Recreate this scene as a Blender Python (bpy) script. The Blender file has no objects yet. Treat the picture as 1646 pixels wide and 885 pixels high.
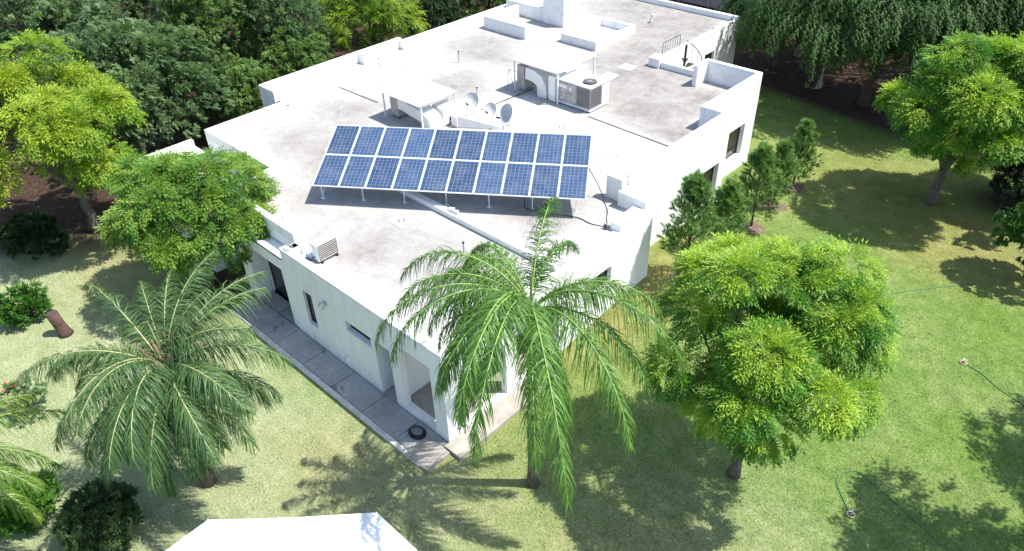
import bpy, bmesh, math, random
import numpy as np
from mathutils import Vector, Matrix
rng = np.random.default_rng(7)
random.seed(7)
S = bpy.context.scene
COL = S.collection
R = math.radians

# ------------------------------------------------------------------ camera
YAW, PITCH, ROLL = R(134.19), R(-36.652), R(-1.834)
d = Vector((math.cos(PITCH)*math.cos(YAW), math.cos(PITCH)*math.sin(YAW), math.sin(PITCH)))
rt = d.cross(Vector((0, 0, 1))).normalized()
up = rt.cross(d)
c_, s_ = math.cos(ROLL), math.sin(ROLL)
r2 = c_*rt + s_*up
u2 = -s_*rt + c_*up
cam = bpy.data.cameras.new('camera')
cam_o = bpy.data.objects.new('camera', cam)
COL.objects.link(cam_o)
cam_o.matrix_world = Matrix(((r2.x, u2.x, -d.x, 0), (r2.y, u2.y, -d.y, 0), (r2.z, u2.z, -d.z, 17.2), (0, 0, 0, 1)))
cam.sensor_width = 36
cam.lens = 1177.4/1646*36
cam.clip_end = 2000
S.camera = cam_o
# ------------------------------------------------------------------ sky, sun, exposure
SUN_EL, SUN_AZ = R(61.0), math.atan2(.42, .36)
w = bpy.data.worlds.new('World')
S.world = w
w.use_nodes = True
nt = w.node_tree
sky = nt.nodes.new('ShaderNodeTexSky')
sky.sky_type = 'NISHITA'
sky.sun_disc = False
sky.sun_elevation = SUN_EL
sky.sun_rotation = SUN_AZ
bg = nt.nodes['Background']
nt.links.new(sky.outputs[0], bg.inputs[0])
bg.inputs[1].default_value = 0.15
sl = bpy.data.lights.new('sun', 'SUN')
sl.energy = 4.6
sl.angle = R(0.55)
sl.color = (1, .965, .90)
so = bpy.data.objects.new('sun', sl)
COL.objects.link(so)
so.location = (20, 20, 60)
so.rotation_euler = Vector((-math.sin(SUN_AZ)*math.cos(SUN_EL), -math.cos(SUN_AZ)*math.cos(SUN_EL), -math.sin(SUN_EL))).to_track_quat('-Z', 'Y').to_euler()
S.view_settings.view_transform = 'Standard'
S.view_settings.look = 'None'
S.view_settings.exposure = 0.9
S.view_settings.gamma = 1
S.render.engine = 'CYCLES'
S.cycles.max_bounces = 6
S.cycles.diffuse_bounces = 3
S.cycles.transmission_bounces = 3
S.cycles.transparent_max_bounces = 4


# ------------------------------------------------------------------ materials
def newmat(name):
    m = bpy.data.materials.new(name)
    m.use_nodes = True
    return m, m.node_tree, m.node_tree.nodes['Principled BSDF']


def N(t, kind, **kw):
    n = t.nodes.new(kind)
    for k, v in kw.items():
        if k in n.inputs.keys():
            n.inputs[k].default_value = v
        else:
            setattr(n, k, v)
    return n


def pos(t):
    return t.nodes.new('ShaderNodeNewGeometry').outputs['Position']


def noise(t, scale, detail=4, rough=.55, vec=None, dist=0.0):
    n = N(t, 'ShaderNodeTexNoise', Scale=scale, Detail=detail, Roughness=rough, Distortion=dist)
    t.links.new(vec if vec is not None else pos(t), n.inputs['Vector'])
    return n.outputs[0]


def ramp(t, fac, stops):
    n = t.nodes.new('ShaderNodeValToRGB')
    e = n.color_ramp.elements
    while len(e) < len(stops):
        e.new(.5)
    for i, (p, c) in enumerate(stops):
        e[i].position = p
        e[i].color = (*c, 1) if len(c) == 3 else c
    t.links.new(fac, n.inputs[0])
    return n.outputs[0]


def mix(t, fac, a, b, mode='MIX'):
    n = t.nodes.new('ShaderNodeMix')
    n.data_type = 'RGBA'
    n.blend_type = mode
    for sock, v in ((n.inputs[0], fac), (n.inputs[6], a), (n.inputs[7], b)):
        if isinstance(v, (int, float)):
            sock.default_value = v
        elif isinstance(v, tuple):
            sock.default_value = (*v, 1)
        else:
            t.links.new(v, sock)
    return n.outputs[2]


def math_(t, op, a, b=0.0, clamp=False):
    n = t.nodes.new('ShaderNodeMath')
    n.operation = op
    n.use_clamp = clamp
    for sock, v in ((n.inputs[0], a), (n.inputs[1], b)):
        if isinstance(v, (int, float)):
            sock.default_value = v
        else:
            t.links.new(v, sock)
    return n.outputs[0]


def attr(t, name):
    n = t.nodes.new('ShaderNodeAttribute')
    n.attribute_name = name
    return n.outputs['Fac']


def bump(t, p, h, strength=.3, dist=.02):
    b = N(t, 'ShaderNodeBump', Strength=strength, Distance=dist)
    t.links.new(h, b.inputs['Height'])
    t.links.new(b.outputs[0], p.inputs['Normal'])


def simple(name, col, rough=.6, metal=0.0, var=.15, scale=6.0, bmp=0.0):
    m, t, p = newmat(name)
    dk = tuple(c*(1-var) for c in col)
    lt = tuple(min(1, c*(1+var)) for c in col)
    n = noise(t, scale)
    t.links.new(ramp(t, n, [(.3, dk), (.7, lt)]), p.inputs['Base Color'])
    p.inputs['Roughness'].default_value = rough
    p.inputs['Metallic'].default_value = metal
    if bmp:
        bump(t, p, noise(t, scale*4), bmp)
    return m


M = {}
# white stucco with rain streaks and dirt
m, t, p = newmat('white_stucco')
mp = N(t, 'ShaderNodeMapping')
mp.inputs['Scale'].default_value = (3.0, 3.0, .35)
t.links.new(pos(t), mp.inputs[0])
st = noise(t, 1.3, 5, .6, mp.outputs[0])
bl = noise(t, .5, 4)
a = ramp(t, st, [(.32, (.79, .79, .795)), (.52, (.865, .865, .875))])
b = ramp(t, bl, [(.3, (.93, .925, .92)), (.65, (1, 1, 1))])
sepz = t.nodes.new('ShaderNodeSeparateXYZ')
t.links.new(pos(t), sepz.inputs[0])
dz = math_(t, 'SUBTRACT', .40, sepz.outputs[2])
dz = math_(t, 'ADD', math_(t, 'MULTIPLY', dz, .55), math_(t, 'MULTIPLY', math_(t, 'SUBTRACT', noise(t, 2.5, 5, .65), .5), 1.1), True)
cw_ = mix(t, 1.0, a, b, 'MULTIPLY')
t.links.new(mix(t, dz, cw_, (.34, .30, .25)), p.inputs['Base Color'])
p.inputs['Roughness'].default_value = .85
bump(t, p, noise(t, 45, 3), .25, .01)
M['stucco'] = m
# white waterproof paint (parapet caps, upstands)
m, t, p = newmat('white_roof_paint')
a = ramp(t, noise(t, 2.2, 6, .65), [(.28, (.66, .65, .63)), (.5, (.80, .80, .79))])
t.links.new(a, p.inputs['Base Color'])
p.inputs['Roughness'].default_value = .8
bump(t, p, noise(t, 20, 4), .3, .01)
M['cap'] = m
# roof deck: worn white coating over grey-brown concrete, stain map in attribute
m, t, p = newmat('roof_deck')
ps = pos(t)
n1 = noise(t, .55, 8, .68, None, .6)
n2 = noise(t, 2.6, 8, .72, None, .4)
n3 = noise(t, 14, 5, .6)
k = math_(t, 'ADD', math_(t, 'MULTIPLY', n1, .9), math_(t, 'MULTIPLY', n2, .75))
k = math_(t, 'ADD', k, math_(t, 'MULTIPLY', math_(t, 'SUBTRACT', attr(t, 'stain'), .5), .80))
k = math_(t, 'SUBTRACT', k, .47, True)
c = ramp(t, k, [(.03, (.62, .608, .588)), (.22, (.440, .428, .405)), (.47, (.345, .331, .310)), (.72, (.268, .254, .234)), (.95, (.175, .160, .144))])
c2 = mix(t, .5, c, ramp(t, n3, [(.3, (.70, .69, .68)), (.7, (1.06, 1.06, 1.06))]), 'MULTIPLY')
t.links.new(c2, p.inputs['Base Color'])
p.inputs['Roughness'].default_value = .9
bump(t, p, n2, .25, .03)
M['deck'] = m
# concrete walk
m, t, p = newmat('concrete_walk')
n1 = noise(t, .9, 6, .65)
n2 = noise(t, 7, 6, .7)
c = ramp(t, n1, [(.3, (.30, .30, .295)), (.7, (.47, .465, .45))])
c = mix(t, .55, c, ramp(t, n2, [(.32, (.55, .55, .56)), (.6, (1, 1, 1))]), 'MULTIPLY')
wet = math_(t, 'GREATER_THAN', noise(t, 1.7, 3, .5, None, .5), .655)
c = mix(t, math_(t, 'MULTIPLY', wet, .6), c, (.10, .10, .105))
t.links.new(c, p.inputs['Base Color'])
p.inputs['Roughness'].default_value = .8
bump(t, p, n2, .2, .01)
M['walk'] = m
M['beige'] = simple('beige_concrete', (.33, .30, .26), .85, 0, .2, 2.5, .2)
M['kerb'] = simple('pale_kerb', (.60, .58, .54), .85, 0, .2, 5, .2)

# lawn
m, t, p = newmat('lawn_soil')
big = noise(t, .22, 5, .6)
mid = noise(t, 1.5, 6, .7)
fine = noise(t, 16, 5, .75)
vfine = noise(t, 48, 3, .7)
g = ramp(t, mid, [(.30, (.100, .180, .030)), (.5, (.143, .232, .045)), (.70, (.204, .282, .075))])
dry = ramp(t, mid, [(.3, (.27, .22, .08)), (.55, (.34, .28, .11)), (.75, (.41, .34, .16))])
pale = ramp(t, mid, [(.3, (.265, .320, .160)), (.55, (.36, .400, .23)), (.75, (.47, .47, .31))])
jit = math_(t, 'MULTIPLY', math_(t, 'SUBTRACT', big, .5), 1.0)
fd = math_(t, 'ADD', attr(t, 'dry'), jit, True)
fp = math_(t, 'ADD', attr(t, 'pale'), math_(t, 'MULTIPLY', jit, .8), True)
c = mix(t, fp, g, pale)
c = mix(t, math_(t, 'MULTIPLY', fd, .85), c, dry)
grain = ramp(t, fine, [(.30, (.36, .39, .33)), (.5, (.97, .98, .94)), (.70, (1.62, 1.58, 1.48))])
c = mix(t, .78, c, grain, 'MULTIPLY')
c = mix(t, .6, c, ramp(t, vfine, [(.3, (.55, .56, .52)), (.7, (1.35, 1.35, 1.3))]), 'MULTIPLY')
soil = ramp(t, noise(t, 3.5, 7, .75), [(.3, (.024, .017, .012)), (.52, (.062, .038, .026)), (.66, (.135, .075, .047)), (.8, (.27, .165, .11))])
fs = math_(t, 'ADD', math_(t, 'MULTIPLY', attr(t, 'soil'), 2.0), math_(t, 'MULTIPLY', math_(t, 'SUBTRACT', mid, 1.0), 1.0), True)
c = mix(t, fs, c, soil)
t.links.new(c, p.inputs['Base Color'])
p.inputs['Roughness'].default_value = .95
p.inputs['Specular IOR Level'].default_value = .15
bump(t, p, math_(t, 'ADD', fine, vfine), .9, .05)
M['lawn'] = m
m, t, p = newmat('mulch')
t.links.new(ramp(t, noise(t, 9, 6, .75), [(.3, (.05, .032, .024)), (.5, (.14, .095, .07)), (.7, (.27, .205, .155))]), p.inputs['Base Color'])
p.inputs['Roughness'].default_value = 1
bump(t, p, noise(t, 25, 4), .8, .04)
M['mulch'] = m


def leafmat(name, dark, mid_, light, trans=.35, rough=.5):
    """leaf colour by the per-leaf 'tint' attribute; diffuse + translucent"""
    m, t, p = newmat(name)
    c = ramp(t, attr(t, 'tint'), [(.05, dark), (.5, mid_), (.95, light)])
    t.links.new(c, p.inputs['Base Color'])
    p.inputs['Roughness'].default_value = rough
    p.inputs['Specular IOR Level'].default_value = .3
    tr = t.nodes.new('ShaderNodeBsdfTranslucent')
    t.links.new(mix(t, 1.0, c, (1.1, 1.25, .5), 'MULTIPLY'), tr.inputs[0])
    mx = t.nodes.new('ShaderNodeMixShader')
    mx.inputs[0].default_value = trans
    t.links.new(p.outputs[0], mx.inputs[1])
    t.links.new(tr.outputs[0], mx.inputs[2])
    t.links.new(mx.outputs[0], t.nodes['Material Output'].inputs[0])
    return m


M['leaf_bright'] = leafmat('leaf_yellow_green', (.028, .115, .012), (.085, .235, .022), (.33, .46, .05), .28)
M['leaf_lime'] = leafmat('leaf_lime', (.060, .145, .012), (.165, .285, .020), (.36, .44, .045), .28)
M['leaf_mid'] = leafmat('leaf_mid_green', (.035, .115, .014), (.085, .210, .024), (.21, .32, .05), .26)
M['leaf_grey'] = leafmat('leaf_grey_green', (.060, .125, .046), (.125, .210, .085), (.21, .29, .13), .33)
M['leaf_conifer'] = leafmat('leaf_conifer', (.065, .135, .034), (.140, .240, .060), (.23, .33, .10), .3)
M['leaf_dark'] = leafmat('leaf_dark', (.018, .045, .016), (.035, .075, .024), (.07, .12, .04), .25)
M['leaf_willow'] = leafmat('leaf_willow', (.030, .075, .018), (.060, .125, .032), (.12, .185, .055), .3, .75)
M['needle'] = leafmat('pine_needle', (.080, .165, .042), (.150, .270, .075), (.24, .36, .12), .35, .6)
M['frond_fresh'] = leafmat('frond_fresh', (.045, .125, .020), (.098, .215, .038), (.20, .31, .072), .33, .45)
M['frond_grey'] = leafmat('frond_grey', (.040, .095, .030), (.080, .155, .050), (.15, .23, .085), .3, .4)
M['frond_lime'] = leafmat('frond_lime', (.06, .14, .02), (.13, .23, .035), (.25, .31, .07), .35, .4)
M['rose'] = simple('rose_petals', (.55, .03, .03), .6)
M['rachis'] = simple('palm_rachis', (.20, .30, .07), .5, 0, .25, 8)
M['rachis_pale'] = simple('palm_rachis_pale', (.30, .30, .13), .5, 0, .25, 8)


def bark(name, a_, b_):
    m, t, p = newmat(name)
    mp = N(t, 'ShaderNodeMapping')
    mp.inputs['Scale'].default_value = (9, 9, 2)
    t.links.new(pos(t), mp.inputs[0])
    n = noise(t, 2.2, 6, .7, mp.outputs[0])
    t.links.new(ramp(t, n, [(.3, a_), (.7, b_)]), p.inputs['Base Color'])
    p.inputs['Roughness'].default_value = .95
    bump(t, p, n, .9, .05)
    return m


M['bark'] = bark('bark_grey_brown', (.055, .045, .037), (.20, .165, .135))
M['bark_dark'] = bark('bark_dark', (.03, .024, .02), (.10, .08, .065))
M['palm_bark'] = bark('palm_bark', (.06, .045, .035), (.19, .15, .12))
M['dead_frond'] = bark('dead_palm_base', (.10, .055, .035), (.30, .20, .13))
M['red_wood'] = bark('stump_wood', (.045, .025, .020), (.15, .085, .065))
M['limewash'] = simple('limewashed_bark', (.34, .32, .29), .9, 0, .2, 8, .3)

m, t, p = newmat('dark_glass')
t.links.new(ramp(t, noise(t, 1.2, 3), [(.3, (.012, .013, .014)), (.7, (.035, .036, .036))]), p.inputs['Base Color'])
p.inputs['Roughness'].default_value = .08
M['glass'] = m
M['frame_dark'] = simple('bronze_frame', (.030, .027, .024), .45, .3)
M['curtain'] = simple('brown_shade', (.10, .085, .065), .9, 0, .3, 3)
M['galv'] = simple('galvanised_steel', (.55, .56, .57), .45, .7, .15, 9)
M['alu'] = simple('aluminium_frame', (.80, .81, .82), .4, .25, .05, 9)
M['white_metal'] = simple('white_enamel', (.76, .76, .74), .45, 0, .08, 3)
M['beige_metal'] = simple('beige_enamel', (.38, .36, .335), .5, 0, .15, 4)
M['grey_metal'] = simple('grey_enamel', (.30, .305, .31), .5, .1, .15, 6)
M['coil_grey'] = simple('coil_fins', (.13, .13, .13), .6, .2, .3, 40)
M['dark_metal'] = simple('dark_steel', (.03, .03, .032), .5, .4)
M['dish_white'] = simple('dish_white', (.50, .51, .52), .4, 0, .08, 5)
M['dish_grey'] = simple('dish_grey', (.42, .44, .47), .5, .1, .12, 5)
M['black'] = simple('black_rubber', (.015, .015, .016), .6)
M['hose'] = simple('green_hose', (.02, .16, .085), .4, 0, .1)
M['red_plastic'] = simple('pale_red_plastic', (.50, .33, .28), .5)
M['tarp'] = simple('white_sheet', (.78, .78, .77), .6, 0, .06, 3, .2)
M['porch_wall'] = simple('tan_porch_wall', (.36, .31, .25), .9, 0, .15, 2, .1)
M['boundary'] = simple('mauve_block_wall', (.33, .29, .28), .95, 0, .2, 1.5, .3)
m, t, p = newmat('water_mist')
p.inputs['Base Color'].default_value = (.9, .95, 1, 1)
p.inputs['Roughness'].default_value = .05
p.inputs['Transmission Weight'].default_value = .9
p.inputs['IOR'].default_value = 1.33
M['water'] = m
# solar cells
m, t, p = newmat('solar_cell')
n = noise(t, 30, 2, .5)
oi = t.nodes.new('ShaderNodeObjectInfo')
v = math_(t, 'ADD', math_(t, 'MULTIPLY', attr(t, 'tint'), .35), math_(t, 'MULTIPLY', oi.outputs['Random'], .65))
dust = ramp(t, noise(t, 2.2, 5, .6), [(.45, (0, 0, 0)), (.8, (.22, .22, .22))])
c = ramp(t, v, [(.05, (.014, .034, .078)), (.5, (.025, .054, .116)), (.95, (.040, .078, .155))])
c = mix(t, .5, c, ramp(t, n, [(.35, (.7, .75, .85)), (.65, (1.2, 1.2, 1.15))]), 'MULTIPLY')
c = mix(t, dust, c, (.30, .29, .27))
t.links.new(c, p.inputs['Base Color'])
p.inputs['Roughness'].default_value = .35
p.inputs['Coat Weight'].default_value = .25
p.inputs['Coat Roughness'].default_value = .12
M['cell'] = m
m, t, p = newmat('solar_backsheet')
p.inputs['Base Color'].default_value = (.20, .26, .36, 1)
p.inputs['Roughness'].default_value = .3
M['sheet'] = m
M['terracotta'] = simple('drain_grate', (.10, .10, .10), .7)


# ------------------------------------------------------------------ object helpers
def link(o, parent=None):
    COL.objects.link(o)
    if parent is not None:
        o.parent = parent
    return o


def tag(o, label=None, cat=None, group=None, kind=None):
    for k, v in (('label', label), ('category', cat), ('group', group), ('kind', kind)):
        if v:
            o[k] = v
    return o


def thing(name, label, cat, loc=(0, 0, 0), group=None, rz=0):
    o = bpy.data.objects.new(name, None)
    o.empty_display_size = .2
    o.location = loc
    o.rotation_euler = (0, 0, rz)
    link(o)
    return tag(o, label, cat, group)


class MB:
    """collects simple shapes into one mesh"""
    def __init__(s):
        s.v = []
        s.f = []

    def quad(s, *pts):
        i = len(s.v)
        s.v += [tuple(q) for q in pts]
        s.f.append(tuple(range(i, i+len(pts))))
        return s

    def box(s, x0, x1, y0, y1, z0, z1):
        i = len(s.v)
        s.v += [(x0, y0, z0), (x1, y0, z0), (x1, y1, z0), (x0, y1, z0), (x0, y0, z1), (x1, y0, z1), (x1, y1, z1), (x0, y1, z1)]
        s.f += [tuple(i+k for k in q) for q in ((3, 2, 1, 0), (4, 5, 6, 7), (0, 1, 5, 4), (1, 2, 6, 5), (2, 3, 7, 6), (3, 0, 4, 7))]
        return s

    def tube(s, pts, rad, n=8, cap=True):
        pts = [Vector(q) for q in pts]
        if isinstance(rad, (int, float)):
            rad = [rad]*len(pts)
        i0 = len(s.v)
        ref = None
        for k, q in enumerate(pts):
            a = pts[max(0, k-1)]
            b = pts[min(len(pts)-1, k+1)]
            tt = (b-a).normalized()
            if ref is None:
                ref = Vector((0, 0, 1)) if abs(tt.z) < .9 else Vector((1, 0, 0))
            u = (ref - tt*ref.dot(tt)).normalized()
            w_ = tt.cross(u)
            ref = u
            for j in range(n):
                an = 2*math.pi*j/n
                s.v.append(tuple(q+(u*math.cos(an)+w_*math.sin(an))*rad[k]))
        for k in range(len(pts)-1):
            for j in range(n):
                a = i0+k*n+j
                b = i0+k*n+(j+1) % n
                s.f.append((a, b, b+n, a+n))
        if cap:
            s.f.append(tuple(i0+n-1-j for j in range(n)))
            e = i0+(len(pts)-1)*n
            s.f.append(tuple(e+j for j in range(n)))
        return s

    def cyl(s, x, y, z0, z1, r, n=16, r1=None):
        return s.tube([(x, y, z0), (x, y, z1)], [r, r if r1 is None else r1], n)

    def build(s, name, mat, parent=None, smooth=False, bevel=0.0, loc=None):
        me = bpy.data.meshes.new(name)
        me.from_pydata(s.v, [], s.f)
        me.update()
        if bevel:
            bm = bmesh.new()
            bm.from_mesh(me)
            bmesh.ops.remove_doubles(bm, verts=bm.verts, dist=1e-5)
            bmesh.ops.bevel(bm, geom=[e for e in bm.edges if len(e.link_faces) == 2 and e.calc_face_angle(0) > .6], offset=bevel, segments=2, affect='EDGES', clamp_overlap=True)
            bm.to_mesh(me)
            bm.free()
        if smooth:
            me.polygons.foreach_set('use_smooth', [True]*len(me.polygons))
        for mm in (mat if isinstance(mat, (list, tuple)) else [mat]):
            me.materials.append(mm if not isinstance(mm, str) else M[mm])
        o = bpy.data.objects.new(name, me)
        if loc:
            o.location = loc
        return link(o, parent)


def npmesh(name, verts, faces, mat, parent=None, tint=None, matidx=None, smooth=False):
    """verts (V,3), faces (F,k) arrays -> object, per-vertex tint attribute"""
    me = bpy.data.meshes.new(name)
    V, F, k = len(verts), len(faces), faces.shape[1]
    me.vertices.add(V)
    me.vertices.foreach_set('co', np.ascontiguousarray(verts, dtype=np.float32).ravel())
    me.loops.add(F*k)
    me.loops.foreach_set('vertex_index', np.ascontiguousarray(faces, dtype=np.int32).ravel())
    me.polygons.add(F)
    me.polygons.foreach_set('loop_start', np.arange(0, F*k, k, dtype=np.int32))
    me.polygons.foreach_set('loop_total', np.full(F, k, dtype=np.int32))
    for mm in (mat if isinstance(mat, (list, tuple)) else [mat]):
        me.materials.append(M[mm])
    if matidx is not None:
        me.polygons.foreach_set('material_index', np.ascontiguousarray(matidx, dtype=np.int32))
    if smooth:
        me.polygons.foreach_set('use_smooth', np.ones(F, dtype=bool))
    if tint is not None:
        tints = tint if isinstance(tint, dict) else {'tint': tint}
        for nm, arr in tints.items():
            at = me.attributes.new(nm, 'FLOAT', 'POINT')
            at.data.foreach_set('value', np.ascontiguousarray(arr, dtype=np.float32))
    me.update(calc_edges=True)
    o = bpy.data.objects.new(name, me)
    return link(o, parent)


def copy_tree(o, parent=None):
    c = o.copy()
    COL.objects.link(c)
    c.parent = parent
    for ch in [q for q in bpy.data.objects if q.parent == o]:
        copy_tree(ch, c)
    return c


def nrm(a):
    return a/np.maximum(np.linalg.norm(a, axis=-1, keepdims=True), 1e-9)


def gz(x, y):
    return .66*np.exp(-((np.asarray(x)+10.5)/4.2)**2/2-((np.asarray(y)-20.0)/3.8)**2/2)


# ------------------------------------------------------------------ ground
def axis(lo, hi, step, far):
    core = np.arange(lo, hi+step/2, step)
    out = np.array([3, 8, 18, 40, 90, 200, far], float)
    return np.concatenate([lo-out[::-1], core, hi+out])


def gauss(X, Y, x, y, sx, sy, a):
    return a*np.exp(-((X-x)/sx)**2/2-((Y-y)/sy)**2/2)


xs, ys = axis(-46, 6, .4, 420), axis(-8, 50, .4, 420)
X, Y = np.meshgrid(xs, ys, indexing='ij')
Zg = gz(X, Y)
nx, ny = len(xs), len(ys)
idx = np.arange(nx*ny).reshape(nx, ny)
fc = np.stack([idx[:-1, :-1], idx[1:, :-1], idx[1:, 1:], idx[:-1, 1:]], -1).reshape(-1, 4)
sm = lambda q: np.clip(q, 0, 1)
pale = sm(.95*sm((9.6-Y)/3.0)*sm((-8.0-X)/3.5) + gauss(X, Y, -7, 8.5, 3, 2.5, .5) + gauss(X, Y, -3, 12, 2, 2, .35)) + .10
dry = gauss(X, Y, -8, 33, 4.5, 2.6, .5)+gauss(X, Y, -4.5, 31, 3, 1.8, .3)+gauss(X, Y, -11.4, 18.2, 1.3, 4, .85)+gauss(X, Y, -5.5, 9.5, 3.5, 1.6, .4)+gauss(X, Y, -28, 6.5, 4, 1.2, .5)+gauss(X, Y, -3.0, 28.5, 2.5, 1.2, .5)+gauss(X, Y, -13.5, 6.0, 2.0, 1.2, .3)
soil = np.maximum.reduce([sm((-31.2-X)/1.6)*sm((Y-11.0)/1.5),
                          sm((-32.0-X)/2.0)*sm((Y-1.0)/3),
                          sm((-38-X)/3), sm((Y-37.6+.18*(X+12))/2.2), sm((Y-47)/2),
                          gauss(X, Y, -2.2, 35.0, 1.8, 1.2, 1.2), gauss(X, Y, -24.5, 8.2, 1.6, 1.2, .9), gauss(X, Y, -33.5, 8.0, 3, 2, 1.0)])
V3 = np.stack([X, Y, Zg], -1).reshape(-1, 3)
ground = npmesh('lawn_ground', V3, fc, 'lawn', None, {'pale': pale.ravel(), 'dry': sm(dry).ravel(), 'soil': sm(soil).ravel()}, None, True)
tag(ground, 'sunlit green lawn with dry yellow patches and bare leaf litter', 'lawn', None, 'structure')


# short grass standing on the lawn (nobody could count it): tufts that carry the lawn's own colour zones
def zone(A, x, y):
    i = np.clip(np.searchsorted(xs, x)-1, 0, nx-2)
    j = np.clip(np.searchsorted(ys, y)-1, 0, ny-2)
    return A[i, j]


def in_house(x, y):
    r_ = np.zeros(len(x), bool)
    for (a0, a1, b0, b1) in ((-31.9, -12.6, 11.6, 39.7), (-24.6, -10.9, 7.9, 19.5), (-23.2, -11.6, 7.9, 12), (-31.3, -24, 8.8, 12), (-14, -12.7, 19, 31.1)):
        r_ |= (x > a0) & (x < a1) & (y > b0) & (y < b1)
    return r_


gx_ = rng.uniform(-30, 9, 165000)
gy_ = rng.uniform(-3, 37, 165000)
keep = (~in_house(gx_, gy_)) & (zone(soil, gx_, gy_) < .45) & (rng.random(165000) < np.clip(1.25-np.hypot(gx_, gy_)/48, .35, 1))
gx_, gy_ = gx_[keep], gy_[keep]
ng = len(gx_)
bl_v = []
at_p, at_d, at_s = [], [], []
for b_ in range(2):
    an = rng.uniform(0, 2*np.pi, ng)
    h_ = rng.uniform(.012, .032, ng)
    w_ = rng.uniform(.010, .022, ng)
    ox, oy = gx_+rng.normal(0, .03, ng), gy_+rng.normal(0, .03, ng)
    ln_ = rng.normal(0, .05, (ng, 2))
    z_ = gz(ox, oy)
    q3 = np.stack([np.stack([ox-w_*np.cos(an), oy-w_*np.sin(an), z_-.005], -1), np.stack([ox+w_*np.cos(an), oy+w_*np.sin(an), z_-.005], -1), np.stack([ox+ln_[:, 0], oy+ln_[:, 1], z_+h_], -1)], 1)
    bl_v.append(q3.reshape(-1, 3))
    for lst, A in ((at_p, pale), (at_d, sm(dry)), (at_s, sm(soil))):
        lst.append(np.repeat(zone(A, ox, oy), 3))
bl_v = np.concatenate(bl_v)
grass = npmesh('grass', bl_v, np.arange(len(bl_v)).reshape(-1, 3), 'lawn', None, {'pale': np.concatenate(at_p), 'dry': np.concatenate(at_d), 'soil': np.concatenate(at_s)})
tag(grass, 'short mown grass blades covering the lawn', 'grass', None, 'stuff')


def disc(name, x, y, r, mat, parent=None, lift=.02, seed=0, ell=1.0):
    q = random.Random(seed)
    b = MB()
    n = 22
    ph = [q.uniform(0, 6.28) for _ in range(3)]
    rr = [r*(1+.12*math.sin(2*a_+ph[0])+.10*math.sin(3*a_+ph[1])+.06*math.sin(7*a_+ph[2])) for a_ in [6.2832*i/n for i in range(n)]]
    ring = []
    for s_k, h in ((1, 0.004), (.8, lift), (.4, lift*1.3)):
        ring.append([(x+math.cos(6.2832*i/n)*rr[i]*s_k, y+math.sin(6.2832*i/n)*rr[i]*s_k*ell) for i in range(n)])
        b.v += [(px, py, float(gz(px, py))+h) for px, py in ring[-1]]
    for k in range(2):
        for i in range(n):
            a_, c2_ = k*n+i, k*n+(i+1) % n
            b.f.append((a_, c2_, c2_+n, a_+n))
    b.f.append(tuple(2*n+i for i in range(n)))
    return b.build(name, mat, parent, True)


# concrete walk along the front-left facade: slabs laid one by one, with a pale kerb
walk = MB().box(-22.6, -11.75, 8.02, 9.10, -.3, .045).build('walkway_bed', 'walk')
tag(walk, 'grey concrete walkway bed along the shaded facade', 'walkway', None, 'structure')
walk.name = 'walkway'
q = -20.9
i = 0
for x0, x1 in ((-20.98, -19.62), (-19.60, -17.98), (-17.96, -16.33), (-16.31, -14.70), (-14.68, -13.05), (-13.03, -11.78)):
    dz = random.uniform(-.004, .004)
    MB().box(x0, x1, 8.12, 9.095, .04, .075+dz).build('slab', 'walk', walk, False, .008)
    i += 1
for x0, x1, y0, y1 in ((-22.55, -21.0, 9.14, 10.3), (-20.98, -19.68, 9.14, 10.3)):
    MB().box(x0, x1, y0, y1, .0, .07).build('slab', 'walk', walk, False, .008)
MB().box(-21.0, -11.72, 7.93, 8.10, -.3, .085).build('kerb', 'kerb', walk, False, .01)
ps_ = MB().box(-11.68, -11.0, 8.9, 12.9, -.3, .15).build('paved_strip', 'beige')
tag(ps_, 'beige concrete strip beside the porch pillars', 'paving', None, 'structure')
MB().box(-12.4, -11.4, 7.95, 8.86, -.2, .11).build('slab', 'beige', ps_, False, .01)

# ------------------------------------------------------------------ house
house = thing('white_house', 'white flat-roofed single-storey house with stepped parapets', 'house', (0, 0, 0))
ZF = 3.5


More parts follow.
